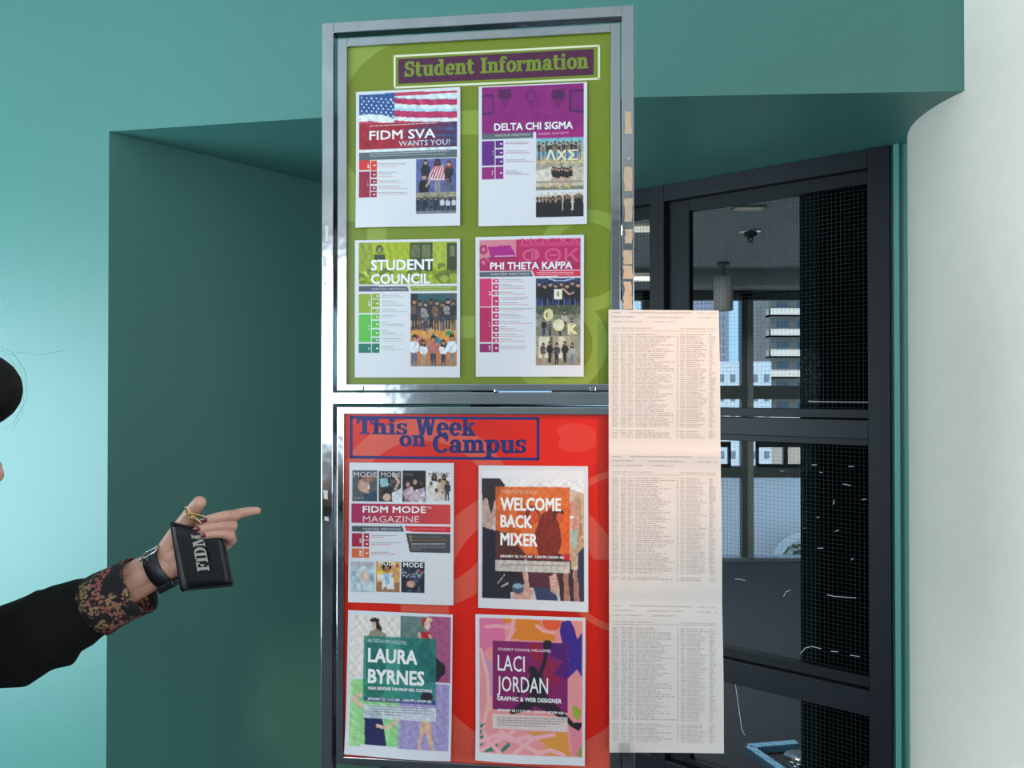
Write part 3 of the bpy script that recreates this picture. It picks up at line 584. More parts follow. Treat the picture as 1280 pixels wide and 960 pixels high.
        me.loops.add(Fq.size); me.polygons.add(len(Fq)); me.loops.foreach_set('vertex_index', Fq.ravel().astype(np.int32))
        me.polygons.foreach_set('loop_start', np.arange(0, Fq.size, 4).astype(np.int32)); me.polygons.foreach_set('loop_total', np.full(len(Fq), 4, np.int32)); me.update(calc_edges=True)
        me.polygons.foreach_set('use_smooth', np.ones(len(Fq), bool))
        ca = me.color_attributes.new('ink', 'FLOAT_COLOR', 'POINT'); rgba = np.ones((len(V), 4), np.float32); rgba[:, :3] = (lin(s.C.clip(0, 255))*INK).clip(0, .86); ca.data.foreach_set('color', rgba.ravel())
        link('printed_sheet', me, mt or ink_m, root)
        def inked(nm, v, f, cols, kind=None):
            me = bpy.data.meshes.new(nm); me.from_pydata(v, [], f); ca = me.color_attributes.new('ink', 'FLOAT_COLOR', 'POINT')
            rg = np.ones((len(v), 4), np.float32); rg[:, :3] = (lin(np.array(cols, float))*INK).clip(0, .86); ca.data.foreach_set('color', rg.ravel()); o = link(nm, me, ink_m, root)
            if kind: o['kind'] = kind
        qv = []; qf = []; qc = []
        for wd in s.words:
            if wd[0] == 't':
                _, t, (x0, y0), (x1, y1), cap, col, bold = wd; tv, tf, tw = text_tris(t); bold *= .62; v = []; f = []
                for kk, bo in enumerate(((0, 0),) if not bold else ((-bold, -bold), (bold, -bold), (-bold, bold), (bold, bold))):
                    sx_ = (x1-x0)/tw; k = len(v); X = x0+tv[:, 0]*sx_+bo[0]; Y = y0+(y1-y0)*tv[:, 0]/tw-tv[:, 1]*cap/.72+bo[1]
                    v += [tuple(q) for q in P(X, Y, .00035+.00003*kk)]; f += [tuple(i+k for i in q) for q in tf]
                inked('lettering', v, f, [col]*len(v))
            else:
                _, x, y, xe, h, col = wd; k = len(qv); Q = P(np.array([x, xe, xe, x]), np.array([y, y, y-h, y-h]), .0003); qv += [tuple(q) for q in Q]; qf.append((k, k+1, k+2, k+3)); qc += [col]*4
        if qv: inked('small_print', qv, qf, qc, 'stuff')
        for x, y in s.tapes if hasattr(s, 'tapes') else []:
            a, b = s.st(x, y); Q = P(np.array([a-22, a+22, a+22, a-22]), np.array([b+16, b+16, b-16, b-16]), .0009); mesh('tape_piece', Q, [(0, 1, 2, 3)], clear_tape, root)
        tag(root, label, cat, group); return root
INK = .78
ink_m = attr_mat('printed_paper_ink', .5)
clear_tape = glass_mat('clear_sticky_tape', (.93, .93, .92), 1.3)
W_ = (248, 248, 248)
def sched(A, x0, x1, x2, groups, split, rows, body, bx):
    """coloured month bars: groups (y0, y1, colour, month), each followed by date cells"""
    for y0, y1, col, mon in groups:
        A.rect(x0, y0, x1, y1, col)
        A.words.append(('r', mon, x1-8, (y0+y1)/2+0, 11))
    for y0, y1, col, num in rows:
        A.rect(x1+5, y0, x2, y1, col); A.greek(x2-22, (y0+y1)/2+4, x2-8, (y0+y1)/2+4, 7, W_)
    for y, xe, c in body: A.greek(bx, y, xe, y, 4.2, c)
# month names run upwards: handled as rotated text
def rot_words(A):
    out = []
    for wd in A.words:
        if wd[0] != 'r': out.append(wd); continue
        _, mon, x, y, cap = wd; out.append(('v', mon, A.st(x, y), cap))
    A.words = out
_ob = Art.build
def build2(A, *a, **k):
    for m_ in getattr(A, 'ph', []):      # grain and tonal mottle of the printed photographs
        t = sum(np.sin(A.X*A.rg.uniform(.03, .16)+A.Y*A.rg.uniform(-.14, .14)+A.rg.uniform(0, 6)) for _ in range(6))
        g = 1+.022*t+A.rg.normal(0, .045, len(A.X)); A.C[m_] = (A.C*g[:, None]+A.rg.normal(0, 3, len(A.X))[:, None])[m_].clip(4, 250)
    rot_words(A); vs = [w_ for w_ in A.words if w_[0] == 'v']; A.words = [w_ for w_ in A.words if w_[0] != 'v']
    for _, mon, (x, y), cap in vs:   # stamp month names straight into the sheet colours
        tv, tf, tw = text_tris(mon); L = cap*3.0
        for q in tf:
            p = [(x-tv[i, 1]*cap/.72*1.0, y+L/2-tv[i, 0]*L/tw) for i in q]
            m = np.zeros(len(A.X), bool)
            for (ax, ay), (bx, by) in zip(p, p[1:]+p[:1]):
                if ay == by: continue
                m ^= ((ay > A.Y) != (by > A.Y)) & (A.X < (bx-ax)*(A.Y-ay)/(by-ay)+ax)
            A.C[m] = 240
    return _ob(A, *a, **k)
Art.build = build2
GR = (95, 104, 110); DG = (160, 160, 168)
# poster 1: flag
A = Art([(444.4, 114.3), (575, 108), (575, 281.8), (444.4, 284.7)], (440, 100), 5.05); ar = (42, 75, 660, 440)
fl = A.rect(42, 88, 660, 440, (225, 235, 240))
A.poly([(268, 78), (660, 60), (660, 75), (268, 100)], (198, 60, 100), clip=None)
for y0, c in ((98, (190, 222, 235)), (108, (190, 45, 95)), (144, (228, 238, 242)), (168, (180, 220, 238)), (186, (192, 48, 98)), (226, (238, 242, 244)), (250, (200, 60, 100))):
    A.poly([(266, y0), (360, y0+8), (500, y0+10), (660, y0+8), (660, 275), (266, 275)], c, clip=fl)
A.poly([(42, 225), (140, 218), (200, 235), (262, 262), (290, 275), (42, 275)], (235, 240, 242), clip=fl)
A.poly([(42, 262), (110, 255), (200, 268), (262, 275), (42, 290)], (205, 70, 105), clip=fl)
A.poly([(42, 90), (268, 78), (268, 238), (180, 215), (100, 214), (42, 222)], (42, 84, 150))
for i in range(6):
    for j in range(7): A.ell(60+j*31+(i % 2)*12, 108+i*21+j*2, 5, 5.5, (225, 235, 245), clip=None) if 60+j*31+(i % 2)*12 < 262 and 108+i*21 < 222 else None
A.noise(45, 95, 655, 260, 16, 90, 18, fl)
m = A.poly([(42, 275), (200, 268), (500, 262), (660, 258), (660, 416), (42, 440)], (168, 30, 52))
t = ((A.X-300)/320).clip(0, 1)[:, None]; A.C[m] = (A.C*(1-t*.75)+np.array([40, 60, 110])*t*.75)[m]
for yy in (300, 340, 380): A.poly([(330, yy+8), (480, yy-6), (660, yy-2), (660, yy+14), (480, yy+10), (330, yy+22)], (52, 108, 165), .45, clip=m)
A.noise(45, 280, 655, 420, 10, 50, 26, m)
A.txt('FIDM SVA', 110, 376, 525, 360, 58, W_, 2.2); A.txt('WANTS YOU!', 296, 417, 616, 404, 36, (235, 235, 240))
A.greek(112, 292, 540, 270, 7, (225, 170, 180))
A.rect(42, 455, 660, 484, GR); A.greek(110, 468, 612, 448, 5, (190, 192, 196)); A.greek(110, 482, 590, 466, 5, (170, 175, 180))
sched(A, 42, 113, 156, [(508, 568, (222, 52, 50), 'JAN'), (577, 740, (158, 34, 66), 'FEB')], 0, [(506, 568, (224, 66, 40), 9), (576, 616, (165, 30, 60), 6), (626, 656, (160, 30, 62), 1), (667, 697, (160, 30, 62), 1), (707, 738, (162, 30, 60), 2)],
      [(530, 340, DG), (545, 290, (225, 165, 165)), (583, 285, DG), (596, 250, DG), (610, 260, (225, 165, 165)), (638, 300, DG), (650, 314, (225, 165, 165)), (674, 300, DG), (686, 352, (225, 165, 165)), (712, 345, DG), (724, 355, (225, 165, 165))], 168)
ph = A.rect(403, 496, 658, 840, (92, 100, 160)); A.noise(403, 496, 658, 700, 10, 30, 30, ph)
A.man(465, 503, 190, (30, 32, 38), (60, 80, 120), clip=ph); A.man(540, 494, 215, (190, 40, 50), (150, 140, 130), (90, 60, 45), clip=ph); A.man(612, 508, 190, (35, 36, 42), (30, 30, 36), (205, 150, 125), (120, 60, 40), clip=ph)
A.poly([(520, 545), (578, 535), (586, 628), (485, 628), (490, 590)], (235, 225, 228))
for i in range(6): A.poly([(487+i*18, 628), (496+i*18, 628), (530+i*16, 540), (520+i*16, 540)], (190, 50, 60), clip=ph & (A.X < A.st(586, 600)[0]) & (A.Y > A.st(540, 537)[1]) & (A.Y < A.st(540, 626)[1]) & (A.X > A.st(488, 600)[0]))
A.man(455, 588, 240, (22, 22, 26), (50, 60, 80), clip=ph & (A.Y < A.st(500, 712)[1])); A.line([(470, 670), (492, 632)], 12, (205, 160, 135)); A.man(602, 605, 220, (88, 98, 120), (60, 60, 70), (130, 90, 70), clip=ph & (A.Y < A.st(500, 712)[1]))
A.rect(403, 710, 658, 840, (60, 66, 78)); A.rect(403, 708, 658, 735, (150, 145, 125)); A.noise(403, 712, 658, 835, 34, 90, 9, ph & (A.Y > A.st(500, 712)[1]))
for i, x in enumerate((418, 458, 496, 530, 570, 605, 642)): A.man(x, 738, 100, [(26, 36, 74), (24, 30, 60), (70, 76, 92)][i % 3] if i < 4 else (200, 205, 215), (28, 36, 72), clip=ph)
A.rect(403, 826, 658, 840, (150, 152, 155), .7)
flagcurl = lambda a, b: .002+.004*(b**3)*(1-.4*a)+.0012*np.sin(a*6)*b**4
A.ph = [ph, fl]; A.build('poster', 'white flyer topped by a stars and stripes flag, upper left on the green panel', flagcurl, .001, 'flyers on the green panel')
# poster 2: purple society
A = Art([(598, 107.5), (734, 101.5), (733.6, 280), (598, 283)], (590, 95), 5.05)
m = A.rect(62, 70, 706, 340, (142, 22, 118)); A.noise(70, 80, 700, 330, 7, 60, 30, m)
A.poly([(62, 118), (132, 108), (142, 235), (62, 248)], (90, 22, 92), clip=m); A.poly([(70, 132), (122, 124), (130, 222), (70, 232)], (140, 26, 122), clip=m)
for x in (208, 545): A.ell(x, 118, 46, 30, (86, 20, 82), clip=m); A.poly([(x-42, 85), (x-28, 112), (x+28, 112), (x+45, 75)], (86, 20, 82), clip=m); A.poly([(x-26, 145), (x+26, 145), (x+12, 200), (x-8, 200)], (118, 20, 104), clip=m)
A.ell(375, 125, 40, 42, (112, 20, 104), clip=m); A.ell(375, 128, 24, 26, (140, 26, 120), clip=m); A.poly([(612, 80), (706, 78), (706, 232), (612, 222)], (80, 20, 84), clip=m); A.poly([(626, 98), (706, 92), (706, 216), (626, 208)], (128, 22, 116), clip=m)
A.txt('DELTA CHI SIGMA', 142, 342, 636, 328, 46, W_, 2.2)
A.rect(62, 362, 386, 388, GR); A.poly([(386, 356), (404, 356), (412, 384), (398, 388)], (235, 235, 238)); A.rect(408, 348, 706, 380, (165, 25, 120))
A.txt('WINTER MEETINGS', 145, 381, 370, 372, 13, (215, 215, 218)); A.txt('GREEK SOCIETY', 420, 370, 614, 362, 13, (235, 190, 225))
sched(A, 62, 145, 200, [(408, 562, (102, 30, 130), 'JAN'), (574, 650, (150, 28, 122), 'MAR')], 0, [(404, 448, (98, 26, 125), 0), (460, 503, (98, 26, 125), 0), (515, 560, (98, 26, 125), 0), (572, 648, (150, 30, 125), 0)],
      [(418, 366, DG), (428, 356, (190, 110, 160)), (474, 348, DG), (485, 366, (190, 110, 160)), (530, 342, DG), (541, 396, (190, 110, 160)), (600, 290, DG), (610, 312, DG), (620, 362, (190, 110, 160))], 212)
p1 = A.grad(405, 390, 704, 545, (120, 185, 205), (220, 195, 140), True); A.rect(405, 500, 704, 545, (205, 180, 125))
for i in range(11): A.man(425+i*25.5, 412+(i % 2)*6-i*.4, 118, [(80, 50, 46), (140, 110, 90), (60, 50, 52)][i % 3], (60, 120, 165), clip=p1, arms=False)
for i, g in enumerate('\u039b\u03a7\u03a3'): A.txt(g, 470+i*68, 528, 528+i*68, 526, 62, (242, 232, 190), 2.5)
p2 = A.rect(405, 548, 704, 712, (205, 190, 170)); A.poly([(405, 600), (500, 570), (704, 575), (704, 548), (405, 548)], (168, 160, 140), clip=p2); A.rect(405, 590, 500, 660, (225, 212, 200)); A.noise(560, 548, 704, 600, 22, 40, 10, p2)
for i in range(7): A.man(515+i*18, 572+(i % 3)*4, 118, (28, 26, 28), (200, 160, 140), clip=p2, arms=False)
A.rect(405, 700, 704, 714, (130, 130, 110)); A.rect(405, 664, 704, 668, (150, 145, 135)); [A.poly([(x-16, 706), (x, 668), (x+16, 706), (x+8, 706), (x, 688), (x-8, 706)], (225, 190, 120), clip=p2) for x in (480, 545, 600)]
p3 = A.rect(405, 735, 704, 884, (218, 212, 206)); A.rect(405, 850, 704, 884, (40, 40, 56))
for i, (x, r) in enumerate(((418, 12), (440, 13), (462, 14), (486, 15), (514, 17), (552, 21), (603, 27), (672, 34))):
    A.poly([(x-r, 790+r*.3), (x+r, 790+r*.3), (x+r*.9, 884), (x-r*.9, 884)], (20, 18, 20), clip=p3); A.ell(x, 778-r*.1, r*.9, r*1.15, (60, 45, 40), clip=p3); A.ell(x, 792-r*.7, r*.55, r*.75, (190, 150, 125), .6, clip=p3); A.line([(x-r, 800), (x-r*.9, 770-r*.5), (x, 762-r*.7), (x+r*.9, 770-r*.5), (x+r, 800)], r*.22, (200, 165, 145), clip=p3); A.ell(x, 800, r*.8, r, (22, 20, 24), clip=p3)
A.ph = [p1, p2, p3]; A.build('poster', 'flyer with a purple basketball hoop banner and three group photos', lambda a, b: .002+.003*b**3, .001, 'flyers on the green panel')
# poster 3: green council
A = Art([(443, 300), (574.8, 298), (574.8, 471.8), (443, 471.8)], (435, 290), 5.05)
m = A.rect(66, 68, 686, 326, (168, 182, 32)); A.rect(66, 68, 155, 326, (150, 162, 48)); A.rect(390, 64, 532, 245, (62, 72, 34)); A.rect(402, 80, 455, 160, (100, 110, 70)); A.rect(466, 80, 520, 160, (112, 120, 78)); A.rect(532, 66, 625, 215, (172, 186, 60)); A.rect(625, 66, 686, 250, (58, 68, 40)); A.rect(640, 84, 672, 150, (120, 125, 90))
A.ell(198, 108, 22, 28, (60, 62, 40), clip=m); A.ell(198, 112, 13, 18, (150, 150, 90), clip=m); A.poly([(165, 140), (232, 140), (236, 190), (160, 190)], (66, 72, 48), clip=m)
A.rect(66, 250, 686, 326, (150, 168, 30)); A.noise(66, 240, 686, 326, 26, 60, 20, m)
for x, y, r in ((150, 250, 34), (240, 262, 46), (420, 262, 50), (590, 215, 26), (600, 280, 48), (655, 262, 36), (80, 280, 26)): A.ell(x, y, r, r*.8, (96, 104, 44), .75, clip=m); A.ell(x+8, y+14, r*.6, r*.5, (176, 186, 66), .8, clip=m)
A.txt('STUDENT', 146, 240, 538, 234, 66, W_, 4); A.txt('COUNCIL', 146, 326, 516, 322, 62, W_, 4)
A.poly([(66, 342), (374, 340), (386, 375), (66, 378)], (86, 90, 104)); A.poly([(390, 340), (686, 338), (686, 372), (402, 374)], (140, 158, 50)); A.txt('WINTER MEETINGS', 148, 366, 370, 364, 13, (205, 206, 212)); A.greek(408, 353, 655, 351, 4, (185, 200, 120)); A.greek(440, 363, 640, 361, 4, (185, 200, 120))
sched(A, 66, 146, 200, [(390, 512, (148, 172, 52), 'JAN'), (520, 696, (96, 190, 72), 'FEB'), (706, 762, (22, 120, 98), 'MAR')], 0,
      [(388, 418, (150, 172, 50), 0), (426, 474, (150, 172, 50), 0), (482, 510, (150, 172, 50), 0), (520, 550, (120, 185, 60), 0), (558, 605, (96, 190, 72), 0), (614, 660, (90, 188, 74), 0), (668, 696, (70, 170, 80), 0), (706, 762, (22, 120, 98), 0)],
      [(400, 326, DG), (412, 350, (165, 200, 180)), (438, 290, DG), (450, 306, (165, 200, 180)), (464, 350, DG), (492, 302, DG), (505, 380, (165, 200, 180)), (530, 302, DG), (543, 270, (165, 200, 180)), (570, 250, DG), (584, 350, DG), (598, 350, (165, 200, 180)), (624, 256, DG), (638, 302, DG), (650, 350, (165, 200, 180)), (676, 328, DG), (690, 350, (165, 200, 180)), (728, 290, DG), (742, 350, (165, 200, 180))], 215)
p1 = A.rect(396, 388, 685, 625, (40, 90, 92)); A.rect(396, 388, 440, 560, (30, 34, 44)); A.rect(620, 386, 685, 440, (80, 84, 92)); A.rect(396, 560, 685, 625, (196, 160, 112)); A.poly([(396, 600), (470, 570), (540, 600), (396, 625)], (120, 70, 60))
for i in range(8): A.man(420+i*35, 420+(i % 3)*10, 190, [(120, 90, 70), (60, 50, 60), (150, 140, 140), (46, 40, 42)][i % 4], [(40, 36, 44), (90, 60, 50), (60, 70, 90)][i % 3], [(196, 150, 122), (150, 105, 80)][i % 2], clip=p1)
A.noise(396, 430, 685, 590, 24, 120, 8, p1)
p2 = A.rect(396, 625, 685, 846, (196, 120, 70)); A.poly([(396, 625), (685, 625), (685, 670), (560, 690), (396, 650)], (220, 150, 60), clip=p2); A.poly([(520, 626), (600, 690), (640, 720), (560, 700)], (40, 130, 140), clip=p2); A.poly([(430, 640), (500, 700), (450, 720)], (170, 60, 60), clip=p2); A.ell(640, 640, 30, 14, (60, 140, 90), clip=p2)
for i, (x, y) in enumerate(((420, 650), (478, 682), (540, 655), (602, 682), (655, 648))): A.man(x, y, 215 if i % 2 == 0 else 170, [(225, 228, 235), (225, 225, 232), (190, 110, 100), (228, 228, 232), (225, 228, 235)][i], [(70, 96, 130), (170, 160, 150), (50, 60, 84), (44, 56, 80), (140, 130, 120)][i], (190, 135, 105), clip=p2)
A.line([(430, 690), (480, 650), (520, 632)], 11, (200, 150, 120), clip=p2); A.rect(396, 825, 685, 846, (160, 130, 100), .5)
A.ph = [m, p1, p2]; A.build('poster', 'flyer with a lime green classroom banner, lower left on the green panel', lambda a, b: .0018+.001*b, .001, 'flyers on the green panel')
# poster 4: pink society
A = Art([(594, 296), (730, 293), (729.6, 470.8), (594.5, 470.8)], (585, 285), 4.925)
m = A.rect(70, 72, 694, 256, (188, 24, 92)); A.rect(70, 74, 300, 200, (222, 130, 150)); A.poly([(120, 112), (262, 106), (292, 158), (290, 180), (140, 180)], (176, 22, 132), clip=m); A.rect(120, 178, 300, 192, (140, 22, 90)); A.line([(165, 172), (285, 168)], 4, (240, 190, 220))
for y in (132, 212): A.ell(94, y, 26, 30, (176, 34, 96)); A.ell(94, y, 12, 15, (222, 110, 150))
A.rect(130, 190, 694, 256, (180, 22, 88)); A.rect(314, 68, 694, 98, (200, 26, 100)); A.rect(314, 106, 694, 212, (196, 28, 98)); A.rect(312, 96, 694, 106, (214, 60, 120))
A.txt('\u03a6\u0398\u039a', 338, 208, 684, 204, 80, (222, 84, 134), 2); A.txt('MGCXA', 330, 96, 690, 92, 34, (222, 84, 134), 1)
A.txt('PHI THETA KAPPA', 138, 254, 642, 248, 44, W_, 2.4)
A.poly([(70, 268), (390, 264), (404, 298), (70, 302)], (92, 96, 106)); A.poly([(398, 262), (694, 260), (694, 294), (412, 298)], (222, 40, 78)); A.txt('WINTER MEETINGS', 138, 291, 380, 287, 14, (215, 215, 220)); A.greek(424, 276, 652, 274, 4, (245, 190, 200)); A.greek(434, 287, 650, 285, 4, (245, 190, 200))
sched(A, 70, 146, 190, [(312, 482, (214, 44, 104), 'JAN'), (490, 704, (190, 26, 88), 'FEB'), (714, 766, (150, 26, 100), 'MAR')], 0,
      [(312, 336, (214, 44, 104), 0), (344, 380, (214, 44, 104), 0), (388, 413, (210, 40, 100), 0), (420, 480, (208, 40, 100), 0), (488, 514, (196, 28, 90), 0), (522, 560, (196, 28, 90), 0), (570, 594, (192, 28, 90), 0), (602, 640, (190, 28, 90), 0), (648, 672, (188, 28, 90), 0), (680, 704, (186, 28, 90), 0), (713, 766, (160, 26, 98), 0)],
      [(320, 334, DG), (331, 352, (228, 160, 165)), (350, 266, DG), (361, 340, DG), (373, 352, (228, 160, 165)), (397, 274, DG), (408, 352, (228, 160, 165)), (430, 372, DG), (441, 352, (228, 160, 165)), (463, 314, DG), (474, 372, (228, 160, 165)), (498, 400, DG), (509, 344, (228, 160, 165)), (531, 298, DG), (542, 328, DG), (554, 352, (228, 160, 165)), (577, 320, DG), (589, 398, (228, 160, 165)), (610, 236, DG), (622, 298, DG), (634, 350, (228, 160, 165)), (656, 310, DG), (668, 350, (228, 160, 165)), (688, 274, DG), (699, 352, (228, 160, 165)), (734, 356, DG), (746, 352, (228, 160, 165))], 200)
p1 = A.rect(420, 308, 692, 475, (44, 58, 104)); A.rect(420, 440, 692, 475, (70, 96, 170)); A.line([(500, 312), (540, 322), (600, 322), (650, 310)], 6, (190, 205, 230), clip=p1)
for i in range(8): A.man(440+i*34, 330+(i % 2)*10-(6 if i > 5 else 0), 170, (24, 22, 26), (22, 20, 24), clip=p1)
A.rect(532, 376, 580, 438, (240, 236, 215)); A.ell(556, 405, 9, 16, (150, 140, 90)); A.line([(585, 372), (625, 408), (650, 395)], 9, (210, 165, 140), clip=p1)
p2 = A.rect(420, 475, 692, 665, (130, 128, 110)); A.rect(420, 475, 692, 530, (84, 90, 70)); A.noise(420, 475, 692, 560, 26, 80, 10, p2); A.rect(420, 560, 692, 610, (160, 156, 140), .7)
A.man(595, 508, 130, (180, 170, 165), (90, 80, 80), clip=p2); A.man(470, 560, 110, (30, 30, 34), (50, 60, 90), clip=p2); A.man(505, 570, 100, (90, 90, 96), (40, 40, 60), clip=p2); A.man(640, 555, 110, (190, 186, 180), (180, 170, 150), clip=p2); A.man(568, 590, 90, (50, 50, 54), (40, 46, 70), clip=p2)
A.txt('\u03a6', 470, 570, 530, 570, 68, (236, 226, 165), 5); A.ell(560, 598, 34, 36, (236, 226, 165)); A.ell(560, 598, 24, 26, (225, 215, 190)); A.ell(560, 598, 20, 22, (238, 232, 210)); A.txt('K', 618, 652, 672, 652, 60, (236, 226, 165), 5)
p3 = A.rect(420, 665, 692, 846, (172, 156, 128)); A.rect(436, 668, 505, 800, (222, 214, 190)); A.rect(560, 668, 605, 800, (214, 206, 184)); A.rect(655, 666, 692, 840, (150, 146, 130)); A.rect(420, 800, 692, 846, (150, 138, 118)); A.rect(505, 668, 524, 800, (110, 96, 78))
for i, x in enumerate((464, 505, 548, 598, 642)): A.man(x, 708-(i % 2)*8, 132, [(90, 80, 84), (22, 22, 24), (60, 60, 64), (26, 26, 28), (170, 170, 176)][i], [(200, 150, 125), (30, 30, 34), (28, 28, 32), (26, 26, 28), (90, 120, 160)][i], clip=p3)
A.ph = [p1, p2, p3]; A.build('poster', 'flyer with a hot pink banner of Greek letters, lower right on the green panel', lambda a, b: .0018+.001*b, .001, 'flyers on the green panel')
# poster 5: magazine
A = Art([(436, 578.5), (567, 579), (566.5, 757), (435, 752.7)], (425, 570), 4.925)
c1 = A.rect(75, 90, 230, 280, (86, 88, 92)); A.ell(155, 150, 42, 46, (70, 52, 44), clip=c1); A.poly([(118, 150), (150, 140), (180, 170), (176, 235), (120, 216), (108, 190)], (200, 160, 140), clip=c1); A.ell(168, 140, 38, 26, (150, 110, 84), clip=c1); A.poly([(140, 240), (228, 215), (228, 280), (130, 280)], (46, 72, 92), clip=c1); A.ell(176, 195, 5, 12, (230, 235, 240)); A.greek(84, 262, 150, 262, 6, (150, 160, 170)); A.txt('MODE', 82, 128, 226, 130, 30, (215, 218, 222))
c2 = A.rect(240, 92, 374, 284, (52, 52, 54)); A.poly([(246, 140), (290, 135), (300, 185), (250, 195)], (150, 195, 205), clip=c2); A.ell(290, 238, 34, 38, (36, 30, 30), clip=c2); A.ell(288, 256, 24, 24, (216, 180, 160), clip=c2); A.poly([(320, 230), (374, 200), (374, 284), (322, 284)], (220, 222, 225), clip=c2); A.line([(330, 110), (362, 160), (340, 205)], 16, (210, 170, 150), clip=c2); A.noise(300, 150, 340, 200, 60, 25, 7, c2); A.txt('MODE', 252, 128, 372, 130, 28, (222, 224, 228))
c3 = A.rect(384, 92, 526, 284, (24, 22, 26))
for x, y, r, c in ((418, 178, 15, (190, 140, 120)), (462, 162, 15, (200, 150, 128)), (440, 205, 15, (225, 205, 200)), (500, 170, 12, (90, 60, 50))): A.ell(x, y-6, r*1.2, r*1.4, (50, 38, 36), clip=c3); A.ell(x, y, r*.8, r, c, clip=c3)
A.poly([(385, 215), (430, 195), (440, 280), (400, 284)], (180, 150, 160), clip=c3); A.poly([(428, 222), (520, 195), (526, 284), (430, 284)], (200, 176, 190), clip=c3); A.noise(384, 190, 526, 284, 36, 60, 9, c3); A.txt('MODE', 388, 122, 452, 122, 18, (120, 118, 90))
c4 = A.rect(536, 96, 680, 276, (226, 220, 218)); 
for x, y, h, c in ((580, 110, 170, (235, 225, 215)), (612, 145, 140, (210, 190, 170)), (640, 115, 160, (190, 160, 130)), (660, 155, 130, (46, 52, 72)), (560, 160, 120, (220, 205, 190)), (592, 200, 90, (225, 215, 205)), (628, 220, 80, (215, 200, 190))): A.man(x, y, h, c, c, (130, 90, 70), clip=c4)
A.txt('MODE', 545, 126, 672, 130, 26, (90, 86, 90))
A.grad(70, 295, 677, 425, (172, 34, 88), (222, 64, 56)); A.txt('FIDM MODE', 140, 348, 528, 352, 40, W_, 2); A.txt('TM', 534, 326, 562, 327, 12, W_); A.txt('MAGAZINE', 140, 408, 488, 410, 40, (240, 215, 220))
A.poly([(70, 433), (384, 434), (396, 466), (70, 466)], (80, 84, 92)); A.poly([(398, 434), (678, 437), (678, 472), (410, 466)], (222, 30, 48)); A.txt('WINTER MEETINGS', 140, 457, 374, 460, 14, (215, 215, 220)); A.txt('BE A PART OF THE FIDM MODE MAGAZINE!', 416, 453, 650, 456, 6, (245, 200, 200))
sched(A, 70, 138, 180, [(477, 561, (176, 26, 66), 'JAN'), (568, 628, (228, 100, 50), 'FEB')], 0, [(478, 516, (186, 28, 60), 0), (523, 562, (186, 28, 60), 0), (569, 628, (228, 96, 50), 0)], [(493, 348, DG), (504, 268, (228, 130, 135)), (538, 378, DG), (549, 314, (228, 130, 135)), (596, 306, DG), (608, 338, (228, 130, 135))], 194)
A.poly([(406, 478), (678, 480), (678, 600), (430, 594)], (68, 70, 74)); A.rect(425, 492, 438, 504, (200, 150, 70)); A.rect(430, 513, 443, 525, (200, 150, 70))
for y, xe, c in ((502, 630, (130, 120, 100)), (522, 660, (170, 100, 60)), (545, 648, (210, 210, 210)), (557, 655, (130, 132, 136)), (568, 650, (130, 132, 136)), (579, 500, (130, 132, 136))): A.greek(440, y, xe, y, 4.2, c)
c5 = A.rect(68, 650, 212, 840, (178, 198, 206)); A.noise(70, 700, 210, 835, 20, 40, 22, c5); A.ell(145, 700, 16, 22, (215, 200, 190), clip=c5); A.poly([(118, 720), (175, 720), (170, 785), (130, 785)], (220, 190, 175), clip=c5); A.ell(145, 692, 17, 14, (230, 225, 215), clip=c5); A.ell(150, 800, 46, 26, (205, 215, 220), clip=c5); A.txt('MODE', 82, 680, 204, 682, 27, (224, 160, 178))
c6 = A.rect(224, 648, 368, 842, (216, 160, 84)); A.rect(224, 780, 368, 842, (160, 110, 74)); A.ell(288, 682, 30, 30, (30, 24, 24), clip=c6); A.ell(288, 694, 15, 19, (170, 115, 90), clip=c6); A.poly([(255, 730), (325, 722), (336, 820), (262, 825)], (225, 226, 224), clip=c6); A.poly([(276, 728), (302, 728), (306, 790), (276, 790)], (150, 190, 215), clip=c6); A.ell(243, 745, 14, 24, (222, 222, 215), clip=c6); A.ell(248, 720, 22, 12, (235, 210, 70), clip=c6); A.line([(325, 740), (355, 715)], 14, (190, 135, 105), clip=c6); A.line([(280, 815), (276, 842)], 20, (180, 120, 95), clip=c6); A.ell(350, 677, 10, 10, (200, 50, 70)); A.txt('MODE', 240, 672, 346, 676, 26, (250, 245, 230), 1)
c7 = A.rect(380, 650, 523, 846, (26, 34, 52)); A.noise(382, 690, 520, 845, 46, 90, 10, c7); A.ell(438, 790, 26, 22, (205, 150, 130), clip=c7); A.ell(470, 740, 40, 26, (60, 70, 100), clip=c7); A.ell(495, 712, 14, 10, (150, 40, 70), clip=c7); A.txt('MODE', 392, 684, 512, 689, 28, W_, 1)
A.line([(388, 715), (395, 745), (405, 712), (412, 752), (425, 728), (440, 750), (455, 725), (460, 752), (480, 700), (486, 748), (505, 722), (520, 716)], 2.2, (225, 228, 235), clip=c7)
A.ph = [c1, c2, c3, c4, c5, c6, c7]; A.build('poster', 'magazine flyer with seven small cover pictures and a red title bar', lambda a, b: .0018+.0035*b**2*(1-.6*a), .001, 'flyers on the red panel')
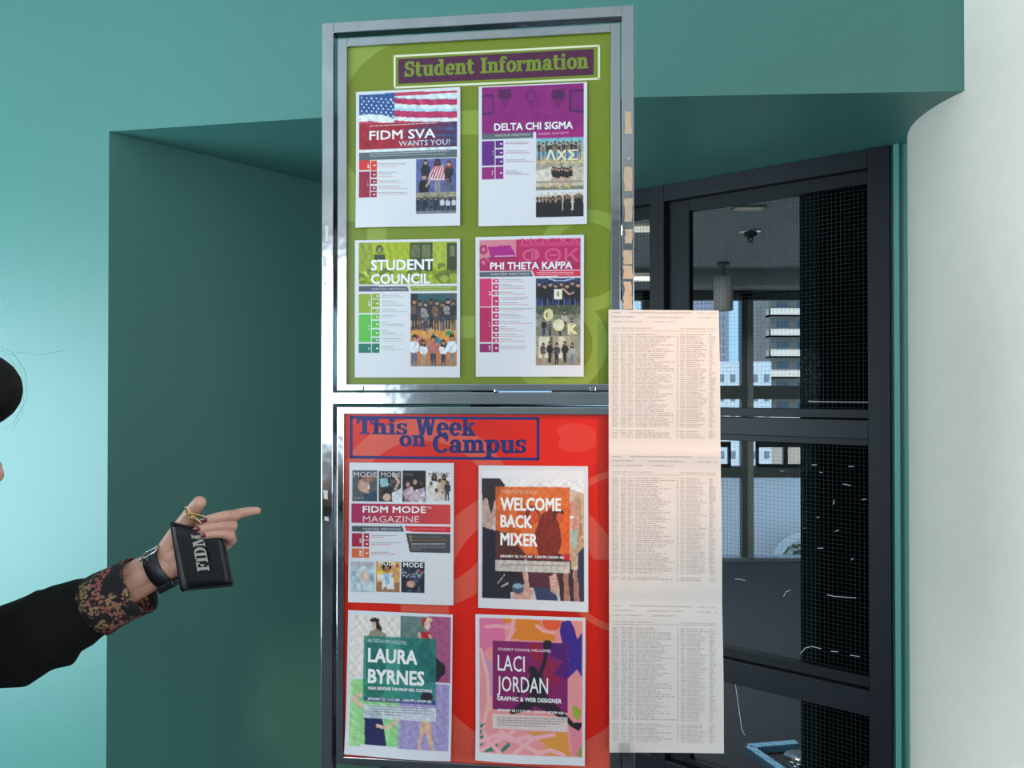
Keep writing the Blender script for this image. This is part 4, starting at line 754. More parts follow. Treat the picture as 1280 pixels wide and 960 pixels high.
# poster 6: mixer
A = Art([(598, 581.7), (735, 583), (735.4, 765), (597.5, 760)], (585, 575), 4.8)
m = A.rect(84, 110, 698, 852, (206, 196, 196)); A.rect(84, 60, 698, 112, (238, 236, 240)); A.poly([(200, 110), (698, 100), (698, 200), (560, 160), (200, 160)], (238, 236, 240)); 
A.poly([(84, 380), (170, 430), (240, 560), (260, 840), (84, 840)], (26, 26, 46), clip=m); A.poly([(84, 190), (150, 210), (165, 330), (140, 420), (84, 400)], (190, 160, 150), clip=m); A.poly([(84, 110), (190, 108), (222, 150), (215, 195), (160, 250), (140, 330), (115, 230), (84, 250)], (48, 38, 42), clip=m); A.ell(104, 262, 18, 32, (200, 160, 150), clip=m)
A.poly([(240, 400), (330, 430), (350, 700), (330, 790), (200, 800), (160, 600)], (30, 24, 32), clip=m); A.poly([(350, 560), (620, 560), (620, 760), (370, 770)], (86, 36, 52), clip=m)
A.poly([(395, 765), (520, 765), (545, 852), (418, 852)], (50, 60, 96), clip=m)
for x0 in (548, 606, 660): A.poly([(x0, 660), (x0+24, 655), (x0+34, 850), (x0+6, 850)], (60, 34, 44), clip=m)
for x0 in (573, 632): A.poly([(x0, 660), (x0+28, 655), (x0+38, 850), (x0+6, 850)], (176, 120, 100), clip=m)
A.poly([(605, 280), (640, 230), (690, 250), (698, 560), (640, 640), (612, 600), (625, 410), (600, 370)], (206, 150, 130), clip=m); A.poly([(612, 210), (660, 196), (698, 205), (698, 620), (620, 650), (640, 520), (690, 440), (672, 330), (650, 250)], (206, 176, 140), clip=m)
for i in range(7): A.line([(640+i*8, 215+i*6), (680-i*2, 330), (660+i*5, 480), (630+i*9, 640)], 3, (160, 124, 96), .6, clip=m)
A.ell(618, 345, 18, 9, (245, 240, 240), clip=m); A.poly([(622, 430), (660, 420), (650, 520), (625, 540)], (160, 190, 175), clip=m); A.poly([(662, 560), (698, 520), (698, 858), (680, 850), (658, 700)], (36, 48, 80), clip=m)
A.poly([(490, 700), (530, 680), (550, 760), (530, 810), (500, 790)], (214, 170, 150), clip=m)
for i in range(4): A.line([(492, 712+i*22), (545, 722+i*22)], 3, (150, 100, 90), .7, clip=m)
A.poly([(270, 790), (350, 740), (398, 790), (370, 850), (270, 848)], (206, 160, 144), clip=m); A.ell(302, 770, 36, 34, (60, 84, 110), clip=m); A.ell(302, 758, 32, 14, (140, 170, 190), clip=m); A.line([(340, 680), (352, 740)], 22, (200, 150, 134), clip=m)
A.line([(180, 740), (222, 688)], 4, (200, 200, 210), clip=m); A.line([(205, 760), (240, 742)], 9, (180, 180, 190), clip=m)
o = A.rect(166, 158, 613, 600, (226, 96, 22), .86)
A.ell(390, 330, 44, 56, (120, 44, 20), clip=o); A.ell(395, 342, 30, 40, (214, 84, 40), clip=o); A.poly([(440, 330), (500, 290), (545, 360), (566, 500), (540, 580), (430, 580), (395, 470)], (124, 34, 18), clip=o)
for i in range(6): A.line([(470+i*12, 310), (450+i*18, 430), (430+i*22, 580)], 4, (160, 52, 24), .7, clip=o)
A.ell(545, 330, 34, 40, (84, 34, 24), clip=o); A.ell(552, 345, 22, 28, (216, 90, 44), clip=o); A.poly([(575, 330), (613, 250), (613, 570), (560, 520)], (232, 96, 30), clip=o); A.poly([(166, 300), (240, 310), (250, 420), (166, 420)], (208, 90, 34), .7, clip=o); A.poly([(166, 420), (230, 440), (345, 560), (345, 600), (166, 600)], (70, 28, 22), .9, clip=o); A.ell(320, 300, 30, 50, (190, 70, 24), .6, clip=o)
A.rect(170, 568, 613, 602, (100, 26, 36), .9); A.rect(560, 572, 613, 602, (196, 30, 40)); A.ell(545, 590, 24, 26, (40, 24, 30), clip=m)
A.rect(163, 602, 613, 680, (212, 206, 196), .92)
A.txt('STUDENT ACTIVITIES HOSTS:', 196, 200, 426, 206, 22, (245, 205, 185)); A.txt('WELCOME', 198, 302, 558, 306, 78, W_, 4); A.txt('BACK', 198, 402, 386, 408, 74, W_, 4); A.txt('MIXER', 198, 510, 418, 520, 76, W_, 4)
A.txt('JANUARY 18 | 11:15 AM - 12:00 PM | ROOM 425', 194, 584, 578, 594, 15, W_, .8); A.greek(194, 630, 590, 638, 6, (150, 140, 138)); A.greek(194, 642, 256, 644, 6, (150, 140, 138))
A.ph = [m]; A.build('poster', 'flyer of chatting people behind an orange welcome box, upper right on the red panel', lambda a, b: .002+.004*b**3*a+.001, .001, 'flyers on the red panel')
# poster 7: pin-up clothing designer
A = Art([(434.6, 763), (565.8, 768.5), (564, 949.8), (430.8, 942)], (420, 755), 4.8)
a1 = A.rect(88, 62, 388, 455, (236, 224, 214)); a2 = A.rect(388, 74, 684, 478, (150, 150, 140)); A.rect(388, 74, 560, 478, (98, 124, 120)); A.rect(555, 74, 684, 478, (176, 70, 122))
for i in range(-14, 22):
    A.line([(388+i*22, 70), (388+i*22+330, 478)], 3, (214, 170, 190) if i > 3 else (150, 170, 165), .55, clip=a2); A.line([(388+i*22+330, 70), (388+i*22, 478)], 3, (120, 60, 100) if i > 6 else (80, 100, 100), .5, clip=a2)
a3 = A.rect(86, 450, 384, 852, (150, 212, 140)); a4 = A.rect(384, 472, 676, 880, (166, 152, 200)); A.grad(86, 450, 150, 852, (176, 222, 150), (150, 212, 140))
A.poly([(215, 100), (256, 110), (276, 150), (272, 185), (240, 160), (230, 130)], (40, 28, 28), clip=a1); A.ell(232, 100, 30, 15, (36, 34, 36), clip=a1); A.poly([(214, 108), (238, 112), (240, 152), (220, 150)], (220, 176, 156), clip=a1); A.poly([(200, 165), (240, 150), (300, 180), (305, 240), (195, 230)], (150, 140, 120), clip=a1); A.poly([(180, 235), (298, 235), (300, 455), (180, 455)], (40, 50, 56), clip=a1)
A.ell(540, 112, 26, 28, (186, 40, 44), clip=a2); A.ell(548, 128, 18, 28, (236, 200, 186), clip=a2); A.ell(560, 96, 18, 12, (232, 210, 160), clip=a2); A.poly([(508, 168), (568, 168), (570, 232), (516, 232)], (176, 36, 44), clip=a2); A.line([(500, 180), (512, 250), (560, 320)], 17, (214, 172, 156), clip=a2); A.line([(562, 190), (590, 250), (588, 320)], 16, (214, 172, 156), clip=a2); A.poly([(512, 235), (562, 235), (600, 390), (484, 380)], (44, 46, 60), clip=a2); A.noise(490, 250, 590, 380, 40, 50, 6, a2 & (A.X < A.st(590, 300)[0]) & (A.X > A.st(490, 300)[0]) & (A.Y > A.st(540, 245)[1]) & (A.Y < A.st(540, 385)[1]))
hb = A.ell(590, 385, 42, 60, (30, 32, 40), clip=a2); A.ell(625, 395, 32, 46, (30, 32, 40), clip=a2); A.poly([(552, 400), (655, 400), (612, 468), (575, 465)], (30, 32, 40), clip=a2)
A.line([(165, 540), (95, 570), (160, 620)], 22, (232, 190, 172), clip=a3); A.poly([(170, 640), (272, 640), (310, 852), (176, 850)], (30, 28, 84), clip=a3); A.line([(385, 690), (310, 745), (250, 730)], 20, (232, 190, 172), clip=a3)
A.ell(230, 520, 62, 44, (66, 48, 44), clip=a3)
A.poly([(512, 700), (570, 700), (590, 870), (566, 868), (545, 760), (520, 800), (512, 868), (494, 862), (505, 780)], (226, 180, 150), clip=a4)
g = A.rect(166, 190, 600, 600, (24, 128, 112), .80); A.poly([(388, 190), (600, 205), (600, 478), (388, 465)], (24, 100, 104), .35, clip=g)
A.ell(545, 560, 36, 30, (34, 30, 34), clip=g); A.rect(166, 556, 600, 606, (40, 60, 130), .75); A.rect(166, 548, 600, 553, (120, 200, 170)); A.rect(166, 604, 600, 706, (214, 220, 228), .88)
A.txt('PHI THETA KAPPA WELCOMES:', 192, 232, 428, 246, 22, (205, 225, 222)); A.txt('LAURA', 194, 348, 486, 364, 84, W_, 5); A.txt('BYRNES', 194, 474, 528, 490, 84, W_, 5); A.txt('HEAD DESIGNER FOR PINUP GIRL CLOTHING', 192, 514, 576, 532, 18, W_, 1)
A.txt('JANUARY 22 | 11:15 AM - 12:00 PM | ROOM 425', 190, 576, 574, 594, 15, W_, .8)
for i, xe in enumerate((560, 570, 560, 398)): A.greek(190, 617+i*15, xe, 624+i*15+(xe-190)*.02, 6, (150, 154, 164))
A.ph = [a1, a2, a3, a4]; A.build('poster', 'flyer of four fashion models behind a teal box, lower left on the red panel', lambda a, b: .002+.009*b**5*(1-.3*np.cos(a*5))+.002*a, .001, 'flyers on the red panel')
# poster 8: leaping figure
A = Art([(594, 768), (732, 772.5), (731, 957), (594.6, 948.5)], (580, 760), 4.8)
m = A.rect(90, 60, 708, 895, (236, 150, 150)); A.poly([(90, 60), (250, 62), (245, 200), (150, 240), (90, 300)], (226, 116, 160), clip=m)
A.poly([(225, 64), (330, 66), (460, 76), (480, 130), (548, 160), (545, 200), (280, 190), (320, 130), (290, 95), (240, 90)], (226, 130, 40), clip=m); A.ell(530, 90, 56, 50, (232, 90, 50), clip=m); A.line([(440, 110), (480, 140), (540, 150)], 20, (240, 170, 170), clip=m); A.line([(130, 115), (200, 108), (275, 120), (300, 80)], 22, (240, 170, 180), clip=m); A.line([(300, 70), (290, 150), (262, 200)], 22, (240, 170, 180), clip=m)
pu = (58, 34, 140)
A.poly([(590, 80), (640, 78), (665, 130), (680, 190), (708, 150), (708, 420), (680, 370), (620, 430), (536, 392), (600, 340), (630, 305), (530, 290), (510, 240), (590, 210), (575, 140)], pu, clip=m); A.poly([(655, 80), (708, 80), (708, 150), (680, 190)], (240, 150, 140), clip=m)
for i in range(6): A.poly([(110+i*8, 270+i*52), (172, 340+i*52), (168, 385+i*50), (128, 330+i*50)], (188, 150, 196) if i < 4 else (240, 170, 170), .8, clip=m)
A.line([(100, 250), (140, 400), (150, 560), (110, 740)], 20, (244, 178, 176), clip=m)
for i in range(4): A.poly([(92, 700+i*34), (130, 690+i*34), (104, 722+i*34)], (40, 120, 106), clip=m)
A.poly([(120, 860), (215, 770), (200, 850)], (40, 124, 108), clip=m); A.poly([(205, 860), (270, 800), (285, 820), (230, 865)], (40, 124, 108), clip=m)
A.poly([(380, 740), (620, 750), (640, 890), (430, 870), (500, 820)], (228, 150, 60), clip=m); A.poly([(655, 580), (708, 620), (690, 680), (655, 650)], (160, 170, 50), clip=m); A.poly([(640, 700), (708, 740), (708, 880), (650, 885)], (232, 130, 150), clip=m); A.poly([(672, 880), (708, 820), (708, 895)], (150, 150, 60), clip=m)
for pts in ([(90, 800), (200, 760), (300, 790), (400, 770)], [(100, 850), (190, 800), (300, 740)], [(220, 740), (330, 800), (440, 860)], [(300, 870), (420, 780), (540, 760)], [(440, 868), (520, 850), (600, 880)], [(120, 740), (150, 800), (220, 860)]): A.line(pts, 24, (244, 176, 184), clip=m)
g = A.rect(173, 198, 622, 622, (126, 12, 96), .93); A.poly([(400, 210), (460, 220), (480, 330), (420, 320), (390, 260)], (150, 20, 60), clip=g); A.ell(520, 400, 60, 80, (150, 22, 66), .8, clip=g); A.poly([(500, 200), (622, 205), (622, 430), (540, 400), (600, 320), (520, 290)], (84, 16, 112), clip=g); A.ell(245, 460, 40, 50, (138, 12, 80), clip=g)
bk = (36, 22, 38)
A.rect(173, 590, 622, 596, (240, 190, 160)); A.rect(173, 598, 622, 632, (86, 16, 84))
A.ell(504, 222, 28, 28, bk); A.line([(496, 240), (488, 320), (462, 390)], 24, bk); A.ell(415, 378, 27, 29, bk); A.poly([(398, 410), (470, 370), (480, 440), (490, 520), (400, 540), (380, 470)], bk); A.line([(400, 430), (350, 490), (325, 530)], 20, bk)
A.poly([(395, 520), (485, 510), (560, 590), (640, 670), (625, 690), (520, 630), (430, 590), (380, 620), (290, 640), (270, 625), (330, 580)], bk); A.poly([(620, 650), (660, 690), (708, 690), (705, 715), (690, 740), (645, 715), (610, 680)], (28, 24, 28))
A.rect(173, 632, 622, 745, (226, 212, 206), .9)
A.txt('STUDENT COUNCIL WELCOMES:', 205, 256, 524, 268, 16, (240, 215, 230), .6); A.txt('LACI', 204, 376, 366, 386, 98, W_, .8); A.txt('JORDAN', 200, 500, 506, 516, 96, W_, .8); A.txt('GRAPHIC & WEB DESIGNER', 200, 554, 586, 574, 25, W_, 1.5); A.txt('JANUARY 23 | 11:15 AM - 12:00 PM | ROOM 425', 202, 618, 598, 640, 15, W_, .8)
for i, xe in enumerate((600, 605, 580, 500)): A.greek(200, 660+i*14, xe, 672+i*14, 6, (160, 150, 156))
A.build('poster', 'flyer with pink leaf artwork and a black leaping figure on a magenta box', lambda a, b: .002+.008*b**5*(1+.4*np.sin(a*5))+.001, .001, 'flyers on the red panel')
# ---- long printout taped on the right upright
A = Art([(760.5, 387.5), (897, 389.3), (903.3, 936.8), (761.8, 937.6)], (0, 0), 1., 60, 260)
A.C[:] = (231, 221, 214)
OFF = 2.5
def folds(a, b):
    f1 = np.exp(-((b-.329)/.02)**2); f2 = np.exp(-((b-.662)/.02)**2)
    return .003*f1-.002*f2+.010*a*np.sin(b*math.pi*3)**2*.5+.006*a*a
rr = np.random.RandomState(5); INKC = (172, 148, 142)
def letters(x0, x1, y, h=1.35, adv=1.18, col=INKC):
    x = x0; run = 0; L = rr.randint(3, 9)
    while x < x1:
        if run == L: run = 0; L = rr.randint(2, 10); x += adv; continue
        k = rr.randint(4); a, b = A.st(x, y)
        if k == 0: A.words.append(('q', a, b, a+.28, h, col)); A.words.append(('q', a, b-.2, a+.85, .3, col))
        elif k == 1: A.words.append(('q', a, b-h+.3, a+.85, .3, col)); A.words.append(('q', a+.35, b, a+.65, h, col))
        elif k == 2: A.words.append(('q', a, b, a+.28, h, col)); A.words.append(('q', a+.6, b, a+.88, h, col))
        else: A.words.append(('q', a, b-.5, a+.9, .35, col)); A.words.append(('q', a+.1, b, a+.4, h*.8, col))
        x += adv; run += 1
for pg, (y0, gaps) in enumerate(((387, (44, 4)), (565, (45, 2)), (750, (44, 9)))):
    x = 765+(pg == 2)*.5
    A.txt('TUESDAY SCHEDULE', x, y0+10.5+pg, x+27, y0+10.5+pg, 1.5, INKC); A.txt('CAPREG2B', x, y0+5+pg, x+11, y0+5+pg, 1.4, INKC)
    A.txt('THE FASHION INSTITUTE OF DESIGN AND MERCHANDISING', x+22, y0+5.2+pg, x+99, y0+5.8+pg, 1.7, INKC); A.txt('SECTIONS MASTER STATUS REPORT', x+44, y0+11+pg, x+89, y0+11.4+pg, 1.6, INKC)
    A.txt('CAMPUS : L  LOS ANGELES', x, y0+16.5+pg, x+38, y0+16.5+pg, 1.5, INKC); A.txt('QUARTER : 01/2019', x+51, y0+16.8+pg, x+77, y0+16.8+pg, 1.5, INKC); A.txt('DATE 1/11/2019', x+106, y0+6+pg, x+129, y0+6.3+pg, 1.5, INKC); A.txt('PAGE  %d' % (3+pg), x+106, y0+11.6+pg, x+129, y0+12+pg, 1.6, INKC)
    A.txt('SECTN  DEPT CRSE   COURSE TITLE', x, y0+24.5+pg, x+50, y0+24.8+pg, 1.5, INKC); A.txt('DAY  TIME INSTRUCTOR   ROOM#', x+85, y0+25.5+pg, x+128, y0+26+pg, 1.5, INKC)
    a, b = A.st(x, y0+27+pg); A.words.append(('q', a, b, a+128, .35, (190, 165, 155)))
    yy = y0+32+pg; pitch = 2.66 if pg < 2 else 2.62; cnt = 0
    for blk, nrow in enumerate(gaps):
        for i in range(nrow):
            for (p, q) in ((0, 8), (11.2, 18), (20, 27), (29.5, 29.5+rr.uniform(22, 49)), (80.5, 82), (85, 90), (92.5, 95), (96.5, 99), (100.5, 100.5+rr.uniform(6, 17)), (120, 120+rr.choice([4, 8]))):
                letters(x+p, x+q, yy+(p/130.)*1.2)
            yy += pitch
        yy += pitch*1.2
ob = A.build('printout', 'long three page folded class schedule printout hanging from the chrome upright', folds, .0165, None, 'printout')
sb_u, sb_z = sl(781, 933)
u, z = sl(780.5, 941)
o = mesh('tape_piece', [Vector((u+dx, -.0025-.0165+.001-.0015*(dz > 0), z+dz)) for dx, dz in ((-.011, -.012), (.011, -.012), (.011, .028), (-.011, .028))], [(0, 1, 2, 3)], glass_mat('tape_clear', (.8, .8, .8), 1.35), sign)
#PART3
# ------------------------------------------------------------------ the pointing person
YH = 1.22; Kh = YH/F
def hp(x, y, d=0.): return at(180+x/6., 600+y/6., YH)+Vector((0, d/1000., 0))          # hand detail coordinates, d = mm further away
def pp(x, y, d=0.): return at(x, y, YH)+Vector((0, d/1000., 0))
hr = lambda r: r/6.*Kh
skin = mat('skin', linear=(.56, .31, .23), rough=.5, noise=.10, nscale=30, bump=.05, bscale=260)
blackcloth = mat('black_sleeve_cloth', linear=(.0018, .0018, .0024), spec=.3, rough=.9, noise=.2, nscale=60)
trouser = mat('dark_trouser_cloth', linear=(.008, .008, .010), rough=.9)
hairm = mat('dark_brown_hair', linear=(.004, .003, .0025), spec=.25, rough=.7, noise=.4, nscale=60, stretch=(1, 1, 8))
def remeshed(mb, voxel, smooth=4):
    me = bpy.data.meshes.new('t'); me.from_pydata(mb.v, [], mb.f); o = bpy.data.objects.new('t', me); COL.objects.link(o)
    r = o.modifiers.new('r', 'REMESH'); r.mode = 'VOXEL'; r.voxel_size = voxel; r.use_smooth_shade = True
    s_ = o.modifiers.new('s', 'SMOOTH'); s_.iterations = smooth; s_.factor = .5
    dg = bpy.context.evaluated_depsgraph_get(); m2 = bpy.data.meshes.new_from_object(o.evaluated_get(dg)); bpy.data.objects.remove(o)
    v = np.empty(len(m2.vertices)*3, np.float32); m2.vertices.foreach_get('co', v); f = [tuple(p.vertices) for p in m2.polygons]; bpy.data.meshes.remove(m2)
    out = MB(); out.v = [tuple(x) for x in v.reshape(-1, 3)]; out.f = f; return out
hand = MB()
fa = (pp(186, 722)-pp(120, 757)).normalized()                       # forearm direction
wr = hp(110, 662, 6); up = Vector((-fa.z, 0, fa.x))
for off, dd in ((-58, 8), (0, 0), (0, 16), (58, 8)):
    e = hr(off)
    hand.capsule(wr-fa*.115+up*(e*1.15+hr(14))+Vector((0, dd/1000, 0)), wr+up*e+Vector((0, dd/1000, 0)), hr(102), hr(74))
hand.chain([(wr+up*hr(50)+Vector((0, .008, 0)), hr(74)), (hp(218, 430, 16), hr(78)), (hp(292, 322, 13), hr(66))])
hand.chain([(hp(292, 322, 13), hr(66)), (hp(360, 232, 4), hr(53)), (hp(422, 168, -4), hr(50))])
for (x0, y0, x1, y1, r0, r1, d0, d1) in ((120, 620, 470, 400, 80, 72, 14, 26), (150, 690, 520, 455, 78, 66, 14, 27), (170, 700, 560, 500, 64, 56, 16, 27), (215, 470, 470, 340, 78, 66, 20, 27)):
    hand.capsule(hp(x0, y0, d0), hp(x1, y1, d1), hr(r0), hr(r1))
for ch in ([(470, 335, 26, 62), (560, 300, 24, 44), (690, 262, 16, 39), (775, 246, 14, 35), (828, 240, 13, 29)],
           [(500, 375, 27, 56), (590, 330, 24, 42), (678, 268, 6, 41), (640, 258, -10, 39), (575, 268, -17, 37), (515, 283, -18, 34)],
           [(530, 430, 27, 54), (615, 385, 22, 40), (655, 345, 4, 39), (600, 330, -12, 37), (530, 338, -18, 35), (462, 352, -19, 33)],
           [(560, 490, 26, 52), (620, 470, 20, 40), (640, 420, 4, 38), (600, 392, -10, 35), (545, 388, -17, 32), (500, 396, -18, 30)]):
    hand.chain([(hp(x, y, d), hr(r)) for x, y, d, r in ch], 14)
H1 = remeshed(hand, .0013, 3)
# --- body in world metres; the figure faces +X
hc = at(5, 595, 1.07); NX = hc.x-.001                                # nose tip
HC = Vector((NX-.112, 1.07, hc.z+.035)); 
b = MB(); E_ = MB()
b.ellipsoid(HC+Vector((-.012, 0, .028)), (.096, .076, .088)); b.ellipsoid(HC+Vector((.028, 0, -.045)), (.066, .056, .068))
b.ellipsoid(HC+Vector((.045, 0, -.088)), (.038, .034, .022))                 # chin
b.ellipsoid(HC+Vector((.064, 0, .018)), (.020, .050, .014))                  # brow
b.capsule(HC+Vector((.088, 0, .008)), HC+Vector((.101, 0, -.034)), .007, .0115); b.ellipsoid(HC+Vector((.096, .011, -.036)), (.009, .007, .007)); b.ellipsoid(HC+Vector((.096, -.011, -.036)), (.009, .007, .007))
b.ellipsoid(HC+Vector((.062, .034, -.028)), (.024, .02, .02)); b.ellipsoid(HC+Vector((.062, -.034, -.028)), (.024, .02, .02))
b.ellipsoid(HC+Vector((.086, 0, -.058)), (.010, .022, .005)); b.ellipsoid(HC+Vector((.084, 0, -.067)), (.010, .019, .006))
for s_ in (-1, 1): b.ellipsoid(HC+Vector((-.012, .076*s_, -.012)), (.016, .008, .03)); b.ellipsoid(HC+Vector((-.016, .081*s_, -.004)), (.012, .006, .018))
SHz = 1.335; TX = NX-.235; TY = 1.07
b.chain([(HC+Vector((-.02, 0, -.06)), .052), (Vector((TX+.045, TY, SHz+.02)), .055), (Vector((TX+.01, TY, SHz-.06)), .085)])
b.chain([(Vector((TX, TY-.10, SHz-.07)), .07), (Vector((TX, TY, SHz-.09)), .10), (Vector((TX, TY+.10, SHz-.07)), .07)])
for yy in (-.07, 0, .07): b.chain([(Vector((TX, TY+yy, SHz-.10)), .09), (Vector((TX, TY+yy*.8, 1.06)), .085), (Vector((TX-.01, TY+yy*1.1, .90)), .10), (Vector((TX-.01, TY+yy*1.1, .84)), .095)])
LS = Vector((TX, TY+.16, SHz-.045)); RS = Vector((TX, TY-.16, SHz-.045)); EL = pp(-14, 812, 0)
b.chain([(LS, .052), (EL, .042), (wr-fa*.10+Vector((0, .008, 0)), .028)])
RE = Vector((TX-.03, TY-.21, 1.05)); RW = Vector((TX+.06, TY-.20, .83))
b.chain([(RS, .052), (RE, .040), (RW, .026)])
for s_ in (-1, 1): b.chain([(Vector((TX-.01, TY+.085*s_, .84)), .092), (Vector((TX+.005, TY+.09*s_, .46)), .056), (Vector((TX-.01, TY+.095*s_, .10)), .036), (Vector((TX+.08, TY+.10*s_, .035)), .028)])
B1 = remeshed(b, .0045, 3)
# relaxed right hand
r = MB(); dn = (RW-RE).normalized(); fw_ = Vector((1, 0, 0)); 
for k in (-.016, 0, .016): r.capsule(RW+fw_*k*.6-dn*.03, RW+dn*.075+fw_*k*1.35, .018, .015)
for i, (k, L) in enumerate(((.030, .070), (.010, .078), (-.010, .072), (-.029, .058))):
    p = RW+dn*.075+fw_*k*.95; cv = Vector((0, .012, 0)); r.chain([(p, .0098), (p+dn*L*.45+cv*.5, .009), (p+dn*L*.78+cv*1.3, .008), (p+dn*L+cv*2.4, .0068)], 12)
r.chain([(RW+dn*.02+fw_*.02, .017), (RW+dn*.055+fw_*.05+Vector((0, .012, 0)), .012), (RW+dn*.085+fw_*.055+Vector((0, .02, 0)), .0095), (RW+dn*.108+fw_*.052+Vector((0, .024, 0)), .008)], 12)
R1 = remeshed(r, .0022, 2)
OP = Vector((TX, TY, 0)); person = empty('person', OP)
tag(person, 'person in black long sleeves with a floral cuff pointing at the sign with one finger', 'person')
def pbuild(mb, name, m, smooth=True, par=person, off=OP):
    mb.v = [tuple(Vector(p)-off) for p in mb.v]; return mb.build(name, m, par, smooth)
allb = MB(); allb.add(B1.v, B1.f); allb.add(H1.v, H1.f); allb.add(R1.v, R1.f)
pbuild(allb, 'body', skin)
for s_ in (-1, 1):
    e = MB(); e.ellipsoid(HC+Vector((.072, .030*s_, .000)), (.012, .013, .009)); eye = pbuild(e, 'eye', mat('eye_white', linear=(.7, .7, .68), rough=.2))
    e = MB(); e.ellipsoid(HC+Vector((.0815, .030*s_, .000)), (.0035, .006, .006)); pbuild(e, 'iris', mat('iris_brown', linear=(.03, .015, .01), rough=.2), True, eye, OP)
    e = MB(); e.chain([(HC+Vector((.074, .014*s_, .022)), .003), (HC+Vector((.074, .030*s_, .026)), .0035), (HC+Vector((.060, .048*s_, .020)), .002)], 8); pbuild(e, 'eyebrow', hairm)
e = MB(); e.ellipsoid(HC+Vector((.0905, 0, -.0625)), (.008, .019, .0065)); pbuild(e, 'lips', mat('muted_lips', linear=(.35, .10, .09), rough=.4))
# hair: cap, rolled fringe that stands ahead of the brow, bun, loose strands
h = MB(); h.ellipsoid(HC+Vector((-.030, 0, .040)), (.100, .090, .094)); h.ellipsoid(HC+Vector((-.055, 0, -.03)), (.062, .078, .085)); h.ellipsoid(HC+Vector((-.155, 0, .05)), (.048, .045, .045))
fc = at(-35, 487.5, 1.07); fr_ = .0575
h.ellipsoid(Vector((fc.x, 1.07, fc.z)), (fr_+.004, .062, fr_-.002)); h.ellipsoid(Vector((fc.x-.03, 1.07, fc.z)), (fr_, .075, fr_-.004))
HH = remeshed(h, .004, 3); pbuild(HH, 'hair', hairm)
st_ = MB()
for pts in ([(0, 438), (20, 446), (34, 470), (33, 500), (18, 528), (2, 538)], [(6, 444), (25, 440), (50, 444), (80, 438)], [(-2, 432), (16, 440), (31, 462), (32, 488)], [(24, 505), (30, 515), (14, 540)], [(10, 447), (27, 465), (30, 505), (16, 530)]):
    st_.tube([at(x, y, 1.06) for x, y in pts], .00011, 5)
o = pbuild(st_, 'loose_hair', hairm); o['kind'] = 'stuff'
# sweater: torso plus both sleeves, wrinkled
def rings(mb, secs, n=40, wr_=0., seed=1, closed=True):
    rs_ = random.Random(seed); k0 = len(mb.v); P = [Vector(s_[0]) for s_ in secs]
    for i, (c, ra, rb) in enumerate(secs):
        c = Vector(c); d = (P[min(i+1, len(P)-1)]-P[max(i-1, 0)]).normalized(); v_ = Vector((0, 1, 0)); v_ = (v_-d*v_.dot(d)).normalized(); u_ = d.cross(v_)
        for j in range(n):
            a = 2*math.pi*j/n; wv = 1+wr_*math.sin(3*a+i*1.3)*math.cos(i*.9+seed)+wr_*.6*math.sin(5*a-i*.7)
            mb.v.append(tuple(c+(u_*math.cos(a)*ra+v_*math.sin(a)*rb)*wv))
    for i in range(len(secs)-1):
        for j in range(n): mb.f.append((k0+i*n+j, k0+i*n+(j+1) % n, k0+(i+1)*n+(j+1) % n, k0+(i+1)*n+j))
    return mb
def edge_pair(t, b_): # centre and half width from upper and lower silhouette pixels
    a, c = pp(*t), pp(*b_); return (a+c)/2, (a-c).length/2
sw = MB()
sil = [((112, 722), (127, 794)), ((98, 724), (114, 803)), ((86, 727), (103, 812)), ((72, 731), (92, 819)), ((60, 735), (82, 826)), ((54, 735), (76, 836)), ((46, 741), (58, 839)), ((34, 746), (46, 844)), ((22, 750), (32, 851)), ((10, 756), (18, 862)), ((0, 759), (2, 861)), ((-12, 758), (-26, 858)), ((-30, 752), (-52, 838)), ((-44, 735), (-82, 800)), ((-60, 712), (-104, 762))]
secs = []
for t, bt in sil: c, hw = edge_pair(t, bt); secs.append((c+Vector((0, .006, 0)), hw, hw*.82))
c1 = secs[-1][0]; 
for f_ in (.35, .7, 1.0): secs.append((c1.lerp(LS, f_), .05+.008*f_, .05+.012*f_))
sleeve = rings(MB(), secs, 44, .02, 3)
pbuild(sleeve, 'sleeve', blackcloth)
sleeve2 = rings(MB(), [(RW-dn*.01, .036, .036), (RW-dn*.08, .042, .042), (RE, .052, .05), (RE.lerp(RS, .5), .058, .056), (RS, .066, .066)], 32, .02, 5); pbuild(sleeve2, 'sleeve', blackcloth)
t_ = MB()
for yy in (-.075, 0, .075): t_.chain([(Vector((TX, TY+yy, SHz-.085)), .093), (Vector((TX, TY+yy*.85, 1.06)), .092), (Vector((TX-.01, TY+yy*1.1, .86)), .112)])
t_.capsule(LS, LS+Vector((-.0, -.08, .01)), .062, .07); t_.capsule(RS, RS+Vector((-.0, .08, .01)), .062, .07); t_.chain([(Vector((TX+.012, TY, SHz-.05)), .085), (Vector((TX+.03, TY, SHz+.0)), .067)])
pbuild(remeshed(t_, .006, 4), 'sweater_torso', blackcloth)
for s_ in (-1, 1):
    l = MB(); l.chain([(Vector((TX-.01, TY+.085*s_, .86)), .11), (Vector((TX+.005, TY+.09*s_, .46)), .075), (Vector((TX-.01, TY+.095*s_, .11)), .06)]); pbuild(remeshed(l, .007, 3), 'trouser_leg', trouser)
    l = MB(); l.capsule(Vector((TX-.05, TY+.10*s_, .045)), Vector((TX+.12, TY+.105*s_, .035)), .044, .034); l.box((TX-.09, TY+.10*s_-.04, 0), (TX+.15, TY+.10*s_+.04, .022)); pbuild(remeshed(l, .005, 3), 'shoe', black)
